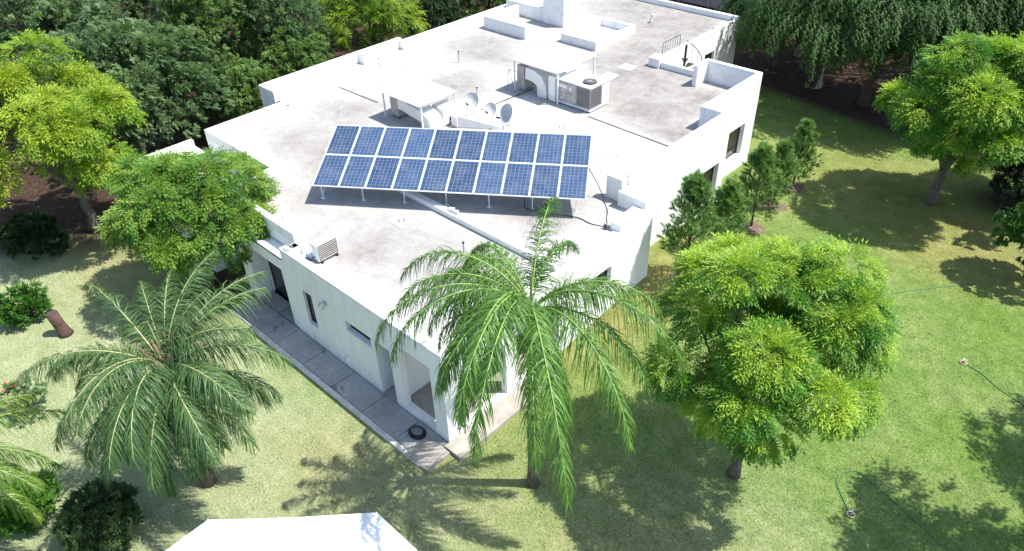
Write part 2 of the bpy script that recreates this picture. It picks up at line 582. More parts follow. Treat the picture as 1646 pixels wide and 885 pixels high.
def wall_holes(name, axis_, pos_, a0, a1, z0, z1, holes, thick, inward, mat='stucco', parent=house):
    """wall in plane axis_=pos_ ('x' or 'y'), spanning a0..a1 and z0..z1; thickness goes towards 'inward' sign"""
    us = sorted({a0, a1, *[h[0] for h in holes], *[h[1] for h in holes]})
    zs = sorted({z0, z1, *[h[2] for h in holes], *[h[3] for h in holes]})
    b = MB()
    inner = pos_+inward*thick

    def P(u, z, dd):
        return (dd, u, z) if axis_ == 'x' else (u, dd, z)

    def is_hole(u, z):
        return any(h[0] < u < h[1] and h[2] < z < h[3] for h in holes)
    solid = {}
    for i in range(len(us)-1):
        for j in range(len(zs)-1):
            solid[i, j] = not is_hole((us[i]+us[i+1])/2, (zs[j]+zs[j+1])/2)
    for (i, j), s in solid.items():
        if not s:
            continue
        u0, u1, w0, w1 = us[i], us[i+1], zs[j], zs[j+1]
        b.quad(P(u0, w0, pos_), P(u1, w0, pos_), P(u1, w1, pos_), P(u0, w1, pos_))
        b.quad(P(u0, w0, inner), P(u0, w1, inner), P(u1, w1, inner), P(u1, w0, inner))
        if not solid.get((i-1, j)):
            b.quad(P(u0, w0, pos_), P(u0, w1, pos_), P(u0, w1, inner), P(u0, w0, inner))
        if not solid.get((i+1, j)):
            b.quad(P(u1, w0, pos_), P(u1, w0, inner), P(u1, w1, inner), P(u1, w1, pos_))
        if not solid.get((i, j-1)):
            b.quad(P(u0, w0, pos_), P(u0, w0, inner), P(u1, w0, inner), P(u1, w0, pos_))
        if not solid.get((i, j+1)):
            b.quad(P(u0, w1, pos_), P(u1, w1, pos_), P(u1, w1, inner), P(u0, w1, inner))
    me = bpy.data.meshes.new(name)
    me.from_pydata(b.v, [], b.f)
    bm = bmesh.new()
    bm.from_mesh(me)
    bmesh.ops.remove_doubles(bm, verts=bm.verts, dist=1e-4)
    bmesh.ops.recalc_face_normals(bm, faces=bm.faces)
    bm.to_mesh(me)
    bm.free()
    me.materials.append(M[mat])
    return link(bpy.data.objects.new(name, me), parent)


def window(axis_, face, u0, u1, z0, z1, inset, inward, mullions=(), rails=(), sill=True, name='window'):
    """framed dark window set back 'inset' behind the wall face"""
    f = .05
    dd = face+inward*inset
    d2 = dd+inward*.06

    def bx(b, ua, ub, za, zb, da, db):
        lo, hi = min(da, db), max(da, db)
        return b.box(lo, hi, ua, ub, za, zb) if axis_ == 'x' else b.box(ua, ub, lo, hi, za, zb)
    b = MB()
    bx(b, u0, u1, z0, z0+f, dd, d2)
    bx(b, u0, u1, z1-f, z1, dd, d2)
    bx(b, u0, u0+f, z0+f, z1-f, dd, d2)
    bx(b, u1-f, u1, z0+f, z1-f, dd, d2)
    for mu in mullions:
        bx(b, mu-f/2, mu+f/2, z0+f, z1-f, dd, d2)
    for rz_ in rails:
        bx(b, u0+f, u1-f, rz_-f/2, rz_+f/2, dd-inward*.005, d2-inward*.005)
    fr = b.build(name, 'frame_dark', house)
    cuts = [u0+f]+[k for mu in mullions for k in (mu-f/2, mu+f/2)]+[u1-f]
    for k in range(0, len(cuts), 2):
        bx(MB(), cuts[k], cuts[k+1], z0+f, z1-f, dd+inward*.025, dd+inward*.035).build('pane', 'glass', fr)
    if sill:
        bx(MB(), u0+.002, u1-.002, z0-.055, z0-.003, face-inward*.03, dd-inward*.002).build('sill', 'cap', fr)
    return fr


T = .25
# front-left facade (shaded, faces -Y)
XF = -11.7
YF = 9.12
wall_holes('wall', 'y', YF, -19.65, XF, -.3, 3.5, [(-18.73, -18.20, .90, 2.32), (-16.32, -15.04, 1.93, 2.31), (-14.87, -14.13, .06, 2.33), (-13.72, -12.25, .242, 2.82)], T, 1)
window('y', YF, -18.73, -18.20, .90, 2.32, .10, 1)
window('y', YF, -16.32, -15.04, 1.93, 2.31, .16, 1, (-15.68,))
# entrance recess behind the door opening and the porch
rec = MB()
rec.box(-15.12, -14.872, YF+T, 11.2, -.2, 3.3)
rec.box(-14.128, -13.95, YF+T, 11.2, -.2, 3.3)
rec.box(-14.872, -14.128, 11.0, 11.2, -.2, 3.3)
rec.build('recess_wall', 'stucco', house)
dr = MB().box(-14.82, -14.18, 10.93, 10.985, .07, 2.3).build('door', 'frame_dark', house)
MB().tube([(-14.27, 10.915, 1.05), (-14.27, 10.86, 1.05), (-14.36, 10.86, 1.05)], .012, 6).build('handle', 'galv', dr)
MB().box(-14.87, -14.13, YF+.005, 10.99, -.2, .07).build('floor', 'walk', house)
# porch room: floor, back wall, dividing pillars
MB().box(-13.94, XF-.001, YF+T+.001, 14.6, -.2, .24).build('porch_floor', 'beige', house)
MB().box(-13.95, -13.80, 11.2, 14.6, .242, 3.3).build('porch_wall', 'porch_wall', house)
MB().box(-13.80, XF-.26, 14.3, 14.55, .242, 3.3).build('porch_wall', 'porch_wall', house)
# right side, near block (faces +X)
wall_holes('wall', 'x', XF, YF+T, 19.3, -.3, 3.5, [(9.85, 11.65, .242, 2.34), (12.15, 14.2, .242, 2.34), (15.85, 16.95, 1.62, 2.38)], T, -1)
window('x', XF, 15.85, 16.95, 1.62, 2.38, .16, -1, (16.4,))
# right side, middle block
XM = -12.8
wall_holes('wall', 'y', 19.3, XM-T, XF-T, -.3, 3.5, [], .2, -1)
wall_holes('wall', 'x', XM, 19.3, 26.45, -.3, 3.5, [(24.2, 25.95, .55, 2.33)], T, -1)
window('x', XM, 24.2, 25.95, .55, 2.33, .20, -1, (), (.95,))
# right side, far block with taller parapet
XT = -13.84
wall_holes('wall', 'y', 26.45, XT-T, XM-T, -.3, 3.5, [], .2, -1)
wall_holes('wall', 'x', XT, 26.45, 30.95, -.3, 3.5, [(28.6, 30.05, .78, 2.36)], T, -1)
window('x', XT, 28.6, 30.05, .78, 2.36, .20, -1, (), (1.18,))
# far block, patio and rear wing
wall_holes('wall', 'y', 30.95, -19.65, XT-T, -.3, 3.5, [], .2, -1)
wall_holes('wall', 'x', -19.65, 30.95, 39.55, -.3, 3.5, [(36.1, 37.1, .0, 2.5)], T, -1)
window('x', -19.65, 36.1, 37.1, .02, 2.5, .15, -1, (), (), False, 'door')
wall_holes('wall', 'y', 39.55, -31.7, -19.65-T, -.3, 3.5, [], .2, -1)
# hidden left side
wall_holes('wall', 'x', -31.7, 15.8, 39.35, -.3, 3.5, [], T, 1)
wall_holes('wall', 'y', 15.8, -31.7+T, -29.6, -.3, 3.5, [], T, 1)
wall_holes('wall', 'x', -29.6, 11.83, 15.8, -.3, 3.5, [], T, 1)
wall_holes('wall', 'y', 11.83, -29.6+T, -24.4, -.3, 3.5, [], T, 1)
wall_holes('wall', 'x', -24.4, 9.72, 11.83, -.3, 3.5, [], T, 1)
wall_holes('wall', 'y', 9.72, -24.4+T, -19.65, -.3, 3.5, [(-22.3, -20.0, .07, 2.35)], T, 1)
window('y', 9.72, -22.3, -20.0, .075, 2.35, .10, 1, (-21.15,), (), False)
wall_holes('wall', 'x', -19.65, YF+T, 9.72, -.3, 3.5, [], T, 1)
# low portico left of the facade, with its own slab and pillar
pt = MB().box(-23.0, -19.68, 9.16, 9.70, 2.52, 3.02).build('portico_roof', 'stucco', house, False, .01)
MB().box(-22.98, -19.70, 9.145, 9.19, 3.025, 3.05).build('drip_edge', 'frame_dark', pt)
MB().box(-23.0, -22.35, 9.16, 9.70, -.2, 2.518).build('pillar', 'stucco', house, False, .01)
MB().box(-19.98, -19.68, 9.16, 9.70, -.2, 2.518).build('pillar', 'stucco', house, False, .01)
# small annex with a lower roof beyond
an = MB().box(-31.2, -25.2, 8.9, 11.80, -.3, 2.62).build('annex', 'stucco', house)
MB().box(-31.2, -31.0, 8.9, 11.80, 2.624, 2.92).box(-30.998, -25.2, 8.9, 9.1, 2.624, 2.92).box(-25.4, -25.2, 9.102, 11.8, 2.624, 2.92).build('annex_parapet', 'cap', an, False, .01)

# roof deck from rectangles, on a fine grid so that the stain map can follow the photo's marks
rects = [(-19.65+.02, XF-.02, 9.14, 9.74), (-24.38, XF-.02, 9.74, 11.85), (-29.58, XF-.02, 11.85, 15.82), (-31.68, XF-.02, 15.82, 19.28), (-31.68, XM-.02, 19.28, 26.43), (-31.68, XT-.02, 26.43, 30.93), (-31.68, -19.67, 30.93, 39.53)]
vs, fs, n0 = [], [], 0
for (x0, x1, y0, y1) in rects:
    gx = np.linspace(x0, x1, max(2, int((x1-x0)/.3)+1))
    gy = np.linspace(y0, y1, max(2, int((y1-y0)/.3)+1))
    A, B = np.meshgrid(gx, gy, indexing='ij')
    ii = np.arange(A.size).reshape(A.shape)+n0
    vs.append(np.stack([A, B, np.full_like(A, ZF)], -1).reshape(-1, 3))
    fs.append(np.stack([ii[:-1, :-1], ii[1:, :-1], ii[1:, 1:], ii[:-1, 1:]], -1).reshape(-1, 4))
    n0 += A.size
vs = np.concatenate(vs)
fs = np.concatenate(fs)
sx, sy = vs[:, 0], vs[:, 1]
stain = np.full(len(vs), .42)
for (x, y, ax, ay, a_) in ((-27, 17.5, 1.6, 1.0, .55), (-25.5, 14.3, 2.2, 1.2, .50), (-22, 11.5, 1.4, .9, .30), (-16.0, 12.3, 2.2, 1.3, .42), (-14.2, 16.4, 1.1, .7, .75),
                           (-17.5, 10.6, 1.0, .8, .35), (-29, 22, 1.0, 1.6, .25), (-27.8, 26.5, 2.2, .9, .65), (-25.3, 22.8, 1.2, 1.3, .65), (-28.6, 28.3, 2.0, .7, .45), (-22.5, 35.5, 2.6, 3.5, .70), (-25.5, 37.5, 3.0, 1.5, .55),
                           (-20.8, 33, 1.2, 2.0, .60), (-17.3, 27.0, 2.0, 2.0, .70), (-19.2, 29.5, 1.6, 1.0, .55), (-15.2, 28.6, 1.2, 1.0, .65), (-21.3, 29.5, 1.3, .9, .45), (-14.6, 24.8, .9, .6, .7), (-15.5, 21.5, 1.0, .6, .30), (-29.9, 33.8, 1.1, .8, .6), (-18.8, 26.6, 1.3, .8, .45), (-13.7, 18.5, .6, 1.0, .35), (-24.5, 20.8, .9, .7, .3), (-19, 10.0, .6, .5, .3)):
    stain = stain+a_*np.exp(-((sx-x)/ax)**2/2-((sy-y)/ay)**2/2)
# bare white coat near upstands and around the dishes
for (x, y, ax, ay, a_) in ((-21, 21.5, 2.2, 1.0, .35), (-30.6, 20, 1.2, 5, .35), (-22, 27.5, 1.5, 1.5, .2), (-17.5, 23.2, 3.0, .8, .35), (-12.6, 14.5, .8, 4, .30), (-24.5, 25.5, 1.2, 1.0, .2)):
    stain = stain-a_*np.exp(-((sx-x)/ax)**2/2-((sy-y)/ay)**2/2)
edge = np.minimum.reduce([np.where(sy < 19.3, XF-sx, np.where(sy < 26.4, XM-sx, np.where(sy < 30.9, XT-sx, -19.65-sx))), np.where(sx > -19.6, sy-9.12, np.where(sx > -24.4, sy-9.72, np.where(sx > -29.6, sy-11.83, sy-15.8))), np.where(sy < 15.8, sx+29.6, sx+31.7)])
stain = stain-.55*np.clip(1-edge/1.1, 0, 1)
roof = npmesh('roof', vs, fs, 'deck', house, {'stain': np.clip(stain, 0, 1)})
sol = MB()
for (x0, x1, y0, y1) in rects:
    sol.box(x0, x1, y0+.001, y1-.001, 3.28, 3.46)
sol.build('ceiling_slab', 'cap', house)


def para(x0, x1, y0, y1, z1, name='parapet', z0=ZF+.002, mat='cap', bv=.015):
    return MB().box(x0, x1, y0, y1, z0, z1).build(name, mat, house, False, bv)


# kerbs and parapets around the roof edge, clockwise from the near corner
para(-19.65, XF, YF, YF+.28, 3.59)
para(XF-.24, XF, YF+.282, 17.3, 3.56)
para(-12.12, XF, 17.302, 18.70, 3.82)                  # raised plinth at the right edge
para(-12.85, XF, 18.702, 19.3, 4.10)
para(-13.55, -12.86, 18.95, 19.25, 4.42, 'upstand')
para(XM-.22, XM, 19.302, 26.0, 4.5)
para(XT, XM, 26.002, 26.25, 4.5)
para(XT-.2, XT, 26.0, 30.72, 4.5)
para(-16.7, XT, 30.722, 30.95, 4.5)
para(-16.7, -16.48, 29.75, 30.72, 4.5)
para(-19.1, -16.702, 30.73, 30.95, 3.80)
para(-19.75, -19.12, 30.6, 31.3, 3.95, 'upstand')
para(-19.87, -19.65, 31.302, 39.3, 3.66)
para(-31.7, -19.65, 39.302, 39.55, 3.80)
para(-31.7, -31.45, 24.4, 39.3, 3.86)
para(-31.7, -31.48, 16.02, 24.398, 4.06)
para(-31.7, -30.45, 15.8, 16.018, 4.05)
para(-31.479, -31.02, 21.5, 21.75, 4.05, 'pier')
para(-31.479, -31.1, 24.25, 24.45, 4.0, 'pier')
para(-29.6, -29.38, 11.83, 15.798, 3.84)
para(-29.379, -24.4, 11.83, 12.05, 3.84)
para(-24.4, -24.18, 9.72, 12.048, 3.84)
para(-24.179, -19.65, 9.72, 9.95, 3.86)
# cross beam on the deck, skylight boxes, stair box, water tower block
para(-19.6, XF-.25, 14.20, 14.46, 3.72, 'roof_beam')


def ringbox(x0, x1, y0, y1, z1, name, t_=.2):
    b = MB().box(x0, x1, y0, y0+t_, ZF+.002, z1).box(x0, x1, y1-t_, y1, ZF+.002, z1)
    b.box(x0, x0+t_, y0+t_+.001, y1-t_-.001, ZF+.002, z1).box(x1-t_, x1, y0+t_+.001, y1-t_-.001, ZF+.002, z1)
    return b.build(name, 'cap', house)


ringbox(-25.45, -23.05, 30.58, 34.15, 3.97, 'skylight_kerb')
MB().box(-25.24, -23.26, 30.8, 33.93, ZF+.004, 3.56).build('skylight_base', 'deck', house)
b = MB().box(-30.35, -27.15, 29.56, 29.78, ZF+.002, 4.19).box(-30.35, -30.12, 29.782, 32.3, ZF+.002, 4.19)
b.build('stairwell_kerb', 'cap', house)
para(-31.4, -28.35, 32.55, 32.80, 4.25, 'upstand')
para(-28.348, -26.8, 32.42, 33.75, 5.4, 'chimney_block')
para(-31.4, -31.15, 32.802, 36.5, 4.25, 'upstand')
b = MB()
b.v += [(-21.9, 19.45, ZF+.003), (-20.2, 20.62, ZF+.003), (-20.3, 20.78, ZF+.003), (-22.0, 19.61, ZF+.003), (-21.9, 19.45, 4.05), (-20.2, 20.62, 3.56), (-20.3, 20.78, 3.56), (-22.0, 19.61, 4.05)]
b.f += [(0, 1, 5, 4), (1, 2, 6, 5), (2, 3, 7, 6), (3, 0, 4, 7), (4, 5, 6, 7)]
b.build('wedge_upstand', 'cap', house)

# roof drains: pale square plates with four dark slots
for x, y, a_ in ((-17.93, 12.99, 0), (-18.46, 22.34, 0), (-20.4, 28.28, 0), (-20.42, 29.75, 0)):
    dn = MB().box(x-.34, x+.34, y-.34, y+.34, ZF+.003, ZF+.03).build('drain_plate', 'cap', house, False, .01)
    for ax, ay in ((.11, .0), (-.11, .0), (0, .11), (0, -.11)):
        w1, w2 = (.035, .075) if ax else (.075, .035)
        MB().box(x+ax-w1, x+ax+w1, y+ay-w2, y+ay+w2, ZF+.031, ZF+.037).build('slot', 'terracotta', dn)
# thin pipes and joints on the deck, vent pipes
MB().tube([(-29.6, 18.86, ZF+.03), (-26.7, 18.9, ZF+.03)], .025, 6).build('conduit', 'grey_metal', house)
MB().tube([(-18.3, 23.93, ZF+.03), (-12.9, 23.72, ZF+.03)], .025, 6).build('conduit', 'grey_metal', house)
MB().tube([(-22.4, 21.4, ZF+.03), (-22.3, 22.9, ZF+.03), (-22.2, 24.6, ZF+.03)], .022, 6).build('conduit', 'dark_metal', house)
for x, y, h in ((-27.5, 24.87, .55), (-23.63, 22.36, .42), (-14.9, 13.1, .35), (-24.1, 20.9, .5), (-30.3, 21.9, .4)):
    v_ = MB().cyl(x, y, ZF, ZF+h, .025, 8).build('vent_pipe', 'grey_metal', house)
    MB().cyl(x, y, ZF+h+.001, ZF+h+.05, .04, 8).build('cap', 'dark_metal', v_)
v_ = MB().tube([(-23.53, 36.35, ZF), (-23.53, 36.35, ZF+.3), (-23.45, 36.35, ZF+.42), (-23.3, 36.35, ZF+.40)], .06, 8).build('vent_pipe', 'white_metal', house)
# wall lamp and tap on the facade
wl = MB().box(-17.40, -17.28, YF-.03, YF-.002, 2.40, 2.56).build('wall_lamp', 'galv', house)
for sx_ in (-.11, .11):
    MB().tube([(-17.34, YF-.03, 2.5), (-17.34+sx_, YF-.12, 2.5), (-17.34+sx_*1.2, YF-.2, 2.40)], [.02, .045, .06], 8).build('lamp_head', 'dish_white', wl)
MB().tube([(-16.6, YF-.002, .62), (-16.6, YF-.12, .62), (-16.6, YF-.14, .55)], .018, 6).build('tap', 'galv', house)

# spiral stair in the patio
stt = thing('spiral_stair', 'dark steel spiral stair rising from the patio to the roof', 'stair', (-18.6, 32.15, 0))
MB().cyl(0, 0, 0, 4.4, .06, 10).build('centre_post', 'dark_metal', stt)
for k in range(16):
    a_ = R(150+k*22)
    z = .21*(k+1)
    b = MB()
    for zz in (z, z+.03):
        for (rr, da) in ((.06, -.05), (.9, -.19), (.9, .19), (.06, .05)):
            b.v.append((rr*math.cos(a_+da), rr*math.sin(a_+da), zz))
    b.f += [(3, 2, 1, 0), (4, 5, 6, 7), (0, 1, 5, 4), (1, 2, 6, 5), (2, 3, 7, 6), (3, 0, 4, 7)]
    b.build('tread', 'dark_metal', stt)
    MB().tube([(.88*math.cos(a_), .88*math.sin(a_), z), (.88*math.cos(a_), .88*math.sin(a_), z+.95)], .012, 6).build('baluster', 'grey_metal', stt)
MB().tube([(.88*math.cos(R(150+k*5.5)), .88*math.sin(R(150+k*5.5)), .21+.0525*k+.95) for k in range(61)], .02, 6).build('handrail', 'dark_metal', stt)
# straight guard rail on the deck beside the stair
gr = thing('guard_rail', 'thin dark guard rail at the roof edge beside the stair', 'railing', (-19.55, 31.5, ZF))
MB().tube([(0, 0, .16), (0, 0, .95), (0, 1.6, .95), (0, 1.6, .16)], .016, 6).build('rail', 'dark_metal', gr)
for k in range(1, 7):
    MB().tube([(0, k*1.6/7, .16), (0, k*1.6/7, .94)], .009, 5).build('baluster', 'dark_metal', gr)

# ------------------------------------------------------------------ solar array
e_ = Vector((math.cos(R(34.82)), math.sin(R(34.82)), 0))
n_ = Vector((-e_.y, e_.x, 0))
org = Vector((-21.23, 11.68, 0))
Z1, Z2, LEN, RUN = 4.27, 5.18, 9.82, 3.12
sd = Vector((n_.x*RUN, n_.y*RUN, Z2-Z1))
SLOPE = sd.length
sd = sd/SLOPE
nv = e_.cross(sd)
arr = thing('solar_array', 'tilted array of blue solar panels on aluminium legs', 'solar array', (org.x, org.y, ZF))
MATA = Matrix(((e_.x, sd.x, nv.x, 0), (e_.y, sd.y, nv.y, 0), (e_.z, sd.z, nv.z, Z1-ZF), (0, 0, 0, 1)))
pw, ph = LEN/10-.012, SLOPE/2-.012
fw = .022
fb = MB().box(0, pw, 0, fw, -.035, .004).box(0, pw, ph-fw, ph, -.035, .004).box(0, fw, fw+.0005, ph-fw-.0005, -.035, .004).box(pw-fw, pw, fw+.0005, ph-fw-.0005, -.035, .004)
bsheet = MB().box(fw, pw-fw, fw, ph-fw, -.02, -.006)
cv, cf, ct = [], [], []
cw, ch = (pw-2*fw-.03)/6, (ph-2*fw-.04)/10
for a_ in range(6):
    for b_ in range(10):
        x0, y0 = fw+.015+a_*cw+.006, fw+.02+b_*ch+.006
        x1, y1 = x0+cw-.012, y0+ch-.012
        i0 = len(cv)
        cv += [(x0, y0, -.003), (x1, y0, -.003), (x1, y1, -.003), (x0, y1, -.003)]
        cf.append((i0, i0+1, i0+2, i0+3))
        ct += [random.random()]*4
first = None
for r_ in range(2):
    for k in range(10):
        Lm = MATA @ Matrix.Translation((k*LEN/10+.006, r_*SLOPE/2+.006, .0))
        if first is None:
            pn = bsheet.build('solar_panel', 'sheet', arr)
            fr = fb.build('frame', 'alu', pn)
            ce = npmesh('cell_grid', np.array(cv), np.array(cf), 'cell', pn, np.array(ct))
            ce['kind'] = 'stuff'
            first = (pn, fr, ce)
        else:
            pn = first[0].copy()
            link(pn, arr)
            for ch_ in first[1:]:
                c = ch_.copy()
                link(c, pn)
        pn.matrix_local = Lm


def ap(u, vv, dz=0):
    """point on the array frame in the array's own space: u along the row, vv up the slope"""
    q = MATA @ Vector((u, vv, dz))
    return (q.x, q.y, q.z)


for vv in (.35, 1.25, 2.0, 2.95):
    MB().tube([ap(.0, vv, -.06), ap(LEN, vv, -.06)], .022, 6).build('rail', 'alu', arr)
legs = (.13, 1.68, 3.24, 4.80, 6.36, 7.92, 9.47)
for u in legs:
    for nn, vv in ((.43, .43*SLOPE/RUN), (2.75, 2.75*SLOPE/RUN)):
        fx, fy = e_.x*u+n_.x*nn, e_.y*u+n_.y*nn
        q = ap(u, vv, -.07)
        lg = MB().tube([(fx, fy, 0.012), q], .024, 6).build('leg', 'alu', arr)
        MB().box(fx-.09, fx+.09, fy-.06, fy+.06, .003, .012).build('foot_plate', 'alu', lg)
    MB().tube([ap(u, .1, -.075), ap(u, SLOPE-.1, -.075)], .02, 6).build('rafter', 'alu', arr)
for u in (.13, 9.47):
    fx, fy = e_.x*u+n_.x*.43, e_.y*u+n_.y*.43
    MB().tube([(fx, fy, .02), ap(u, 1.35, -.08)], .016, 6).build('brace', 'alu', arr)
    gx, gy = e_.x*u+n_.x*2.75, e_.y*u+n_.y*2.75
    MB().tube([(gx, gy, .02), ap(u, 1.45, -.08)], .016, 6).build('brace', 'alu', arr)


def curve_pts(pts, n=8):
    P = [Vector(q) for q in pts]
    P = [P[0]*2-P[1]]+P+[P[-1]*2-P[-2]]
    out = []
    for i in range(1, len(P)-2):
        for k in range(n):
            s = k/n
            out.append(.5*((2*P[i])+(P[i+1]-P[i-1])*s+(2*P[i-1]-5*P[i]+4*P[i+1]-P[i+2])*s*s+(3*P[i]-P[i-1]-3*P[i+1]+P[i+2])*s**3))
    out.append(P[-2])
    return out


cb = MB().tube(curve_pts([(-14.2, 18.6, 4.75), (-13.7, 18.75, 3.9), (-13.35, 18.6, 3.53), (-12.9, 18.2, 3.525), (-12.55, 17.7, 3.525), (-12.25, 17.42, 3.53), (-12.15, 17.36, 3.62)]), .016, 6).build('black_cable', 'black', None, True)
tag(cb, 'black cable looping from the array top corner to the plinth', 'cable', 'power cables of the array')
cb = MB().tube(curve_pts([(-15.3, 16.6, 4.45), (-15.25, 16.45, 3.6), (-15.0, 16.5, 3.525), (-14.2, 16.8, 3.525), (-13.4, 17.15, 3.525), (-12.8, 17.15, 3.525), (-12.25, 17.34, 3.53), (-12.15, 17.34, 3.58)]), .016, 6).build('black_cable', 'black', None, True)
tag(cb, 'black cable snaking from under the array across the deck to the plinth', 'cable', 'power cables of the array')
jb = MB().box(-12.32, -12.14, 17.2, 17.29, 3.53, 3.72).build('junction_box', 'grey_metal', None, False, .01)
tag(jb, 'small grey junction box where two black cables end', 'junction box')
MB().box(-12.30, -12.16, 17.188, 17.198, 3.56, 3.69).build('lid', 'dark_metal', jb)


# ------------------------------------------------------------------ rooftop units under canopies
def corrugated(x0, x1, y0, y1, z, amp=.03, pitch=.15, slope=0.0):
    """sheet with ribs running along Y, thickness .015"""
    n = int((x1-x0)/pitch)*6
    b = MB()
    for k in range(n+1):
        x = x0+(x1-x0)*k/n
        h = amp*math.sin(2*math.pi*(x-x0)/pitch)
        b.v += [(x, y0, z+h), (x, y1, z+h+slope), (x, y0, z+h-.012), (x, y1, z+h-.012+slope)]
    for k in range(n):
        i = 4*k
        b.f += [(i, i+4, i+5, i+1), (i+2, i+3, i+7, i+6), (i, i+2, i+6, i+4), (i+1, i+5, i+7, i+3)]
    return b


def canopy(x0, x1, y0, y1, z, label):
    c = thing('corrugated_canopy', label, 'canopy', (x0, y0, ZF), 'canopies over the rooftop units')
    w_, l_, h = x1-x0, y1-y0, z-ZF
    corrugated(-.05, w_+.05, -.08, l_+.08, h, .022, .14).build('roof_sheet', 'white_metal', c, True)
    for px in (.03, w_-.03):
        for py in (.03, l_-.03):
            po = MB().box(px-.03, px+.03, py-.03, py+.03, 0.008, h-.095).build('post', 'white_metal', c)
            MB().box(px-.07, px+.07, py-.07, py+.07, .003, .0078).build('foot_plate', 'galv', po)
    for py in (.03, l_-.03):
        MB().box(0, w_, py-.025, py+.025, h-.094, h-.04).build('beam', 'white_metal', c)
    for px in (.03, w_-.03):
        MB().box(px-.025, px+.025, .0552, l_-.0552, h-.092, h-.042).build('beam', 'white_metal', c)
    return c


def duct(path, hw, hh, name, mat, parent):
    """rectangular duct swept along a path in the local XZ plane at constant y half width hh"""
    b = MB()
    P = [Vector(q) for q in path]
    for k, q in enumerate(P):
        t_ = (P[min(k+1, len(P)-1)]-P[max(k-1, 0)]).normalized()
        nn = Vector((-t_.z, 0, t_.x))
        for sy_, sn in ((-hh, -hw), (hh, -hw), (hh, hw), (-hh, hw)):
            b.v.append(tuple(q+nn*sn+Vector((0, sy_, 0))))
    for k in range(len(P)-1):
        for j in range(4):
            a_ = 4*k+j
            c2_ = 4*k+(j+1) % 4
            b.f.append((a_, c2_, c2_+4, a_+4))
    b.f += [(3, 2, 1, 0), tuple(4*(len(P)-1)+j for j in range(4))]
    return b.build(name, mat, parent)


canopy(-22.85, -20.15, 24.05, 26.75, 5.0, 'white corrugated canopy on posts beside the large condenser unit')
canopy(-25.2, -22.62, 18.12, 20.15, 4.72, 'white corrugated canopy on posts behind the solar array')
# packaged condenser unit right of the farther canopy
u1 = thing('rooftop_unit', 'large beige packaged air conditioner with a round fan grille on top', 'air conditioner', (-20.36, 24.22, ZF))
W_, D_, H_ = 1.92, 1.35, 1.12
MB().box(0, W_, 0, D_, .16, H_).build('cabinet', 'beige_metal', u1, False, .015)
MB().box(-.02, W_+.02, -.02, D_+.02, H_+.002, H_+.04).build('top_panel', 'white_metal', u1, False, .01)
MB().box(.0, W_, .0, .10, .06, .158).box(0, W_, D_-.1, D_, .06, .158).box(0, .1, .102, D_-.102, .06, .158).box(W_-.1, W_, .102, D_-.102, .06, .158).build('base_rail', 'white_metal', u1)
for px in (.1, W_-.1):
    for py in (.06, D_-.06):
        MB().box(px-.06, px+.06, py-.05, py+.05, .003, .058).build('foot', 'dark_metal', u1)
for (a_, b_) in ((.04, .58), (.60, 1.12)):
    MB().box(a_, b_, -.016, -.002, .22, .60).build('access_panel', 'beige_metal', u1, False, .004)
    MB().box(a_, b_, -.016, -.002, .64, 1.06).build('access_panel', 'beige_metal', u1, False, .004)
MB().box(.16, .62, -.022, -.0165, .82, .95).build('name_plate', 'white_metal', u1)
MB().box(.76, .86, -.022, -.0165, .76, .92).build('label_plate', 'white_metal', u1)
MB().box(.30, .44, -.022, -.0165, .70, .75).build('label_plate', 'white_metal', u1)
MB().box(.25, .35, -.022, -.0165, .30, .36).build('label_plate', 'white_metal', u1)
g1 = MB().box(1.16, W_-.03, -.006, .02, .22, 1.06).build('coil_grille', 'coil_grey', u1)
for k in range(14):
    MB().box(1.165+k*.053, 1.172+k*.053, -.016, -.0065, .22, 1.06).build('grille_bar', 'grey_metal', g1)
g2 = MB().box(W_-.02, W_+.006, .04, .80, .22, 1.06).build('coil_grille', 'coil_grey', u1)
for k in range(14):
    MB().box(W_+.0065, W_+.016, .045+k*.053, .052+k*.053, .22, 1.06).build('grille_bar', 'grey_metal', g2)
MB().box(W_+.001, W_+.012, .84, D_-.02, .2, 1.06).build('side_panel', 'white_metal', u1)
fn = MB().tube([(1.45, .55, H_+.041), (1.45, .55, H_+.10)], [.33, .31], 24).build('fan_ring', 'dark_metal', u1)
for k in range(4):
    MB().tube([(1.45+(.08+.07*k)*math.cos(a), .55+(.08+.07*k)*math.sin(a), H_+.115) for a in np.linspace(0, 2*math.pi, 25)], .006, 4, False).build('guard_ring', 'grey_metal', fn)
for k in range(6):
    a = k*math.pi/6
    MB().tube([(1.45-.3*math.cos(a), .55-.3*math.sin(a), H_+.118), (1.45+.3*math.cos(a), .55+.3*math.sin(a), H_+.118)], .005, 4).build('guard_spoke', 'grey_metal', fn)
MB().cyl(1.45, .55, H_+.101, H_+.112, .09, 12).build('fan_hub', 'galv', fn)
